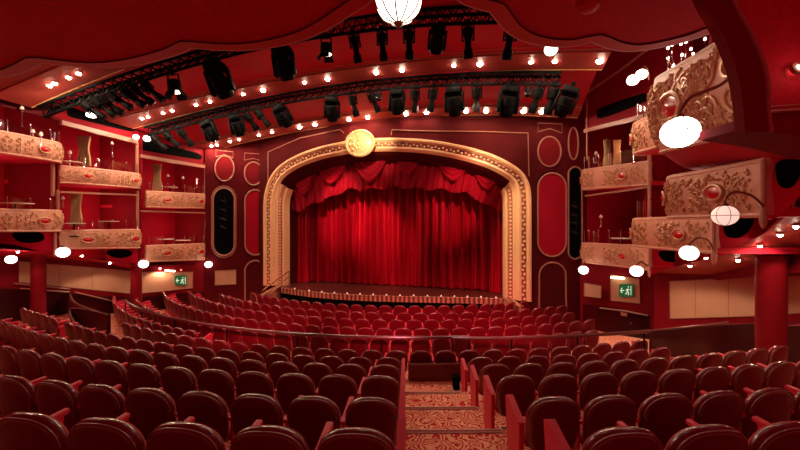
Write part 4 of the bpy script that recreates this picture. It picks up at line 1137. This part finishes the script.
# ------------------------------------------------------------------ globe lamps
def globe(x, y, Y, r, label, mat=globe_m, arm=None, grp='globe wall lamps', ribs=True, sq=.9):
    c = at(x, y, Y); root = empty('globe_lamp', c, label, 'lamp', grp)
    m = MB(); m.ball(c, (r, r, r*sq), 24, 14); m.build('globe', mat, root)
    m = MB()
    if ribs:
        for k in range(3):
            a = PI*k/3+.2; m.tube([c+V(r*1.005*math.cos(a)*math.sin(t), r*1.005*math.sin(a)*math.sin(t), r*sq*1.005*math.cos(t)) for t in [2*PI*j/24 for j in range(24)]], r*.028, 4, closed=True)
        m.tube([c+V(r*1.005*math.cos(t), r*1.005*math.sin(t), 0) for t in [2*PI*j/24 for j in range(24)]], r*.028, 4, closed=True)
    m.lathe([(r*.3, 0), (r*.22, r*.18), (r*.08, r*.3)], c+V(0, 0, r*sq*.95), 12)
    m.ball(c+V(0, 0, -r*sq), r*.09, 8, 5)
    m.build('cage', bronze, root)
    if arm:
        m = MB(); m.tube([V(*q) for q in smooth_poly([tuple(c+V(0, 0, r))]+[tuple(at(*a)) for a in arm], 5)], r*.075+.006, 7); m.build('arm', bronze, root)
    return root
globe(680, 132.5, 4.0, .185, 'glowing globe lamp hanging beside the largest box', arm=[(681,110,4.05), (690,98,4.1), (706,91,4.15), (722,84,4.2), (735,72,4.25)])
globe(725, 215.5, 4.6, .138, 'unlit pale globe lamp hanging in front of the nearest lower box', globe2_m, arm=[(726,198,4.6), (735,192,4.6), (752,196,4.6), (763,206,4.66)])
globe(689, 253, 6.7, .15, 'glowing globe lamp under the middle lower right box', arm=[(691,243,6.75), (698,238,6.8), (708,240,6.85), (714,250,6.9)])
globe(636.5, 271, 10.2, .165, 'glowing globe lamp right of the right tan exit panel', arm=[(637,265,10.2), (641,262,10.3), (648,266,10.45)], ribs=False)
globe(583.5, 270, 13.2, .165, 'glowing globe lamp right of the arched door', ribs=False, arm=[(583.5,264,13.2), (585,261,13.25)])
globe(63, 252.3, 12.4, .19, 'glowing globe lamp under the joint of the two leftmost lower boxes', ribs=False, arm=[(60,246,12.4), (57,250,12.6)])
globe(143.5, 264, 15.2, .18, 'glowing globe lamp under the joint left of the left exit sign', ribs=False, arm=[(141,259,15.2), (138,262,15.4)])
globe(208.5, 264.5, 18.0, .17, 'glowing globe lamp at the stage end of the left boxes', ribs=False, arm=[(208,259,18.0), (206,258,18.2)])
globe(11, 259.5, 11.6, .14, 'glowing globe lamp at the far left edge under the boxes', ribs=False, arm=[(11,254,11.6)])
globe(641.5, 74.5, 9.4, .14, 'right one of two touching small globe lamps at upper right', ribs=False, arm=[(644,66,9.45), (648,70,9.5), (649,80,9.5)])
globe(633, 80, 9.8, .15, 'left one of two touching small globe lamps at upper right', ribs=False)
globe(551, 49.5, 8.0, .14, 'small globe lamp peeping below the scalloped ceiling at top right', ribs=False)
globe(91.5, 115, 12.6, .16, 'flattened glowing ceiling lamp above the second upper left box', ribs=False, sq=.6)
globe(147, 138.5, 15.3, .14, 'right one of two glowing lamps above the third upper left box', ribs=False)
globe(136, 137, 15.0, .11, 'left one of two glowing lamps above the third upper left box', ribs=False)
# big pendant
c = at(398.5, -1, 4.6); r = .30
root = empty('pendant_lamp', c, 'large ribbed white glass pendant lamp hanging at the top centre', 'lamp')
m = MB(); m.ball(c, (r*.97, r*.97, r), 28, 18); m.build('globe', globe_m, root)
m = MB()
for k in range(5):
    a = PI*k/5+.15; m.tube([c+V(r*.98*math.cos(a)*math.sin(t), r*.98*math.sin(a)*math.sin(t), r*1.01*math.cos(t)) for t in [2*PI*j/36 for j in range(36)]], .011, 5, closed=True)
m.build('ribs', bronze, root)
m = MB(); m.lathe([(.02, -.06), (.05, -.03), (.055, 0), (.03, .03)], c+V(0, 0, -r), 14); m.build('finial', bronze, root)
m = MB(); m.tube([c+V(0, 0, r), c+V(0, 0, 3.6)], .02, 8); m.lathe([(.03, 0), (.09, .02), (.07, .08)], c+V(0, 0, r-.02), 14); m.build('stem', bronze, root)
# ------------------------------------------------------------------ things in the boxes
def drape(x, y0, y1, Y, w, label):
    a = at(x, y0, Y); b = at(x, y1, Y); m = MB(); zt, zb = a.z, b.z
    def fn(u, v):
        t = v; pinch = 1-.26*math.sin(PI*min(1, t*1.15))**2 if True else 1
        ww = w*pinch; return V(a.x+(u-.5)*ww, a.y+.05*math.sin(u*6*2*PI), zt+(zb-zt)*t)
    m.grid(fn, 48, 12); return tag(m.build('drape', drape_m, loc=(a.x, a.y, zb)), label, 'drape')
drape(84, 136, 166, 13.9, .55, 'tan gathered drape in the second upper left box')
drape(76, 193, 226, 13.5, .50, 'tan gathered drape in the second lower left box')
drape(157, 164, 192, 16.6, .45, 'tan gathered drape in the third upper left box')
drape(646, 92, 115, 11.0, .25, 'small pale drape in the upper right box opening')
drape(607, 140, 168, 13.6, .25, 'left pale drape in the upper right box nearest the stage')
drape(617, 140, 166, 13.2, .25, 'right pale drape in the upper right box nearest the stage')
def table(x, y, Y, label, r=.32, h=.5):
    c = at(x, y, Y); root = empty('round_table', c-V(0, 0, h), label, 'table', 'small tables in the boxes')
    m = MB(); m.lathe([(r*.95, -.03), (r, -.02), (r, 0), (.01, .005)], c, 20); m.build('tabletop', cloth_m, root)
    m = MB(); m.tube([c, c-V(0, 0, h)], .025, 8); m.lathe([(.16, 0), (.15, .02), (.03, .04)], c-V(0, 0, h), 14); m.build('pedestal', blk, root)
table(74, 223, 13.2, 'round white topped table in the second lower left box, left'); table(109, 221, 14.3, 'round white topped table in the second lower left box, right')
table(166, 239, 16.6, 'white topped table in the third lower left box, left'); table(183, 240, 17.3, 'white topped table in the third lower left box, right')
table(15, 203, 11.6, 'white topped table in the leftmost lower box', .45); table(170, 187, 16.8, 'white topped table in the third upper left box'); table(72, 162, 13.3, 'white topped table in the second upper left box')
table(622, 238, 12.0, 'pale topped table in the lower right box nearest the stage')
# glassware / lamps
for i, (x, y, Y, h) in enumerate([(22,118,11.8,.6), (41,140,12.0,.35), (33,138,11.9,.4), (70,160,13.2,.5), (112,150,14.5,.5), (168,180,16.6,.35), (183,183,17.2,.45), (197,184,17.8,.4), (63,203,12.9,.3), (596,158,13.0,.3), (634,158,11.2,.35), (601,222,13.3,.35)]):
    c = at(x, y, Y); root = empty('table_lamp', c-V(0, 0, h/2), None, 'lamp', 'small lamps glinting in the boxes')
    root['label'] = ['slim chrome lamp, leftmost in the top left box', 'slim chrome lamp, rightmost in the top left box', 'slim chrome lamp, middle of the top left box', 'slim chrome lamp left of the drape in the second upper left box', 'slim chrome lamp right of the drape in the second upper left box', 'slim chrome lamp beside the drape in the third upper left box', 'slim chrome lamp in the middle of the third upper left box', 'slim chrome lamp at the right of the third upper left box', 'slim chrome lamp in the second lower left box', 'slim chrome lamp, left in the upper right box nearest the stage', 'slim chrome lamp, right in the upper right box nearest the stage', 'slim chrome lamp in the lower right box nearest the stage'][i]
    m = MB(); m.tube([c-V(0, 0, h/2), c+V(0, 0, h/2)], .018, 8); m.lathe([(.07, 0), (.06, .02), (.02, .03)], c-V(0, 0, h/2), 12); m.build('stem', chrome, root)
    m = MB(); m.lathe([(.05, 0), (.055, .03), (.03, .10), (.01, .11)], c+V(0, 0, h/2-.02), 12); m.build('shade', cloth_m, root)
# candelabra in the top right box
pts = [(668,48),(672,45),(681,44),(686,42),(691,49),(668,58),(682,55),(673,66),(693,54),(705,39),(716,34)]
cb = at(680, 84, 8.2); root = empty('candelabra', cb, 'tall candelabra with many small lights above the largest box', 'candelabra')
m = MB()
for i, (x, y) in enumerate(pts): q = at(x, y, 8.0+.1*(i % 3)); m.tube([V(*s) for s in smooth_poly([(cb.x, cb.y, cb.z), (q.x*.5+cb.x*.5, q.y*.5+cb.y*.5, cb.z+.3), (q.x, q.y, q.z-.25), (q.x, q.y, q.z)], 4)], .012, 5)
m.build('arms', chrome, root)
for i, (x, y) in enumerate(pts): q = at(x, y, 8.0+.1*(i % 3)); m = MB(); m.ball(q, (.026, .026, .04), 8, 6); m.build('candle_bulb', candle_m, root)
# ------------------------------------------------------------------ light
def spot(name, p, tgt, e, ang, col=(1, .62, .45), r=.15, blend=.8):
    L = bpy.data.lights.new(name, 'SPOT'); L.energy = e; L.color = col; L.spot_size = math.radians(ang); L.spot_blend = blend; L.shadow_soft_size = r
    o = bpy.data.objects.new(name, L); COL.objects.link(o); o.location = p; d = V(*tgt)-V(*p); o.rotation_euler = d.to_track_quat('-Z', 'Y').to_euler(); return o
# stage lights hung on the farther truss, aimed at the curtain
for i, (x, tx, tz, e, ang) in enumerate([(310, -2.8, .6, 900, 30), (345, -.9, -.2, 1000, 26), (398, .1, .4, 1500, 30), (454, 1.4, .6, 1500, 30), (420, -.3, -1.6, 900, 26), (500, 3.0, 1.0, 700, 30), (330, -4.2, .4, 400, 26)]):
    p = on_ring(x, *T1, -.14, -.8); spot('stage_beam', p, H(tx, 1.7, tz), e*2.2, ang, (1, .38, .33), .06)
for s_ in (-1, 1):
    spot('arch_beam', on_ring(400+s_*70, *T1, -.14, -.8), H(s_*6.1, -.2, .0), 1300, 34, (1, .74, .45))
    spot('arch_beam', on_ring(400+s_*70, *T1, -.14, -.8), H(s_*5.0, -.2, 3.2), 500, 36, (1, .74, .45))
spot('arch_beam', on_ring(363, *T1, -.14, -.8), H(-.6, -.2, 4.0), 900, 50, (1, .77, .48))
for x in (330, 480): spot('seat_beam', on_ring(x, *T1, -.14, -.8), V((x-400)/365*13, 12.5, -3.3), 500, 80, (1, .45, .4))
for x in (-3.0, -.3, 2.0): spot('front_row_fill', (x, 2.4, 1.5), (x*1.6, 13.4, -3.4), 3600, 27, (1, .2, .26), .15, 1.0)  # unseen spots added below the balcony edge to brighten the front rows
def point(p, e, r=.2, col=(1, .6, .45)):
    L = bpy.data.lights.new('box_fill', 'POINT'); L.energy = e; L.color = col; L.shadow_soft_size = r
    o = bpy.data.objects.new('box_fill', L); COL.objects.link(o); o.location = p; return o
for key in BX:
    rt, sf, T_len = BX[key]; q = sf(T_len*.5, 1, -.9); point(q+V(0, 0, .75), 26 if key[0] == 'L' else 16, .12, (1, .5, .4))  # added fill light in each box, brightens the interior, no lamp modelled there
w = bpy.data.worlds.new('world'); SC.world = w; w.use_nodes = True
w.node_tree.nodes['Background'].inputs[0].default_value = (1, .06, .12, 1); w.node_tree.nodes['Background'].inputs[1].default_value = .21
SC.view_settings.view_transform = 'Standard'; SC.view_settings.look = 'None'; SC.view_settings.exposure = .22; SC.view_settings.gamma = 1
for o in bpy.data.objects:
    if '_abs' in o: del o['_abs']
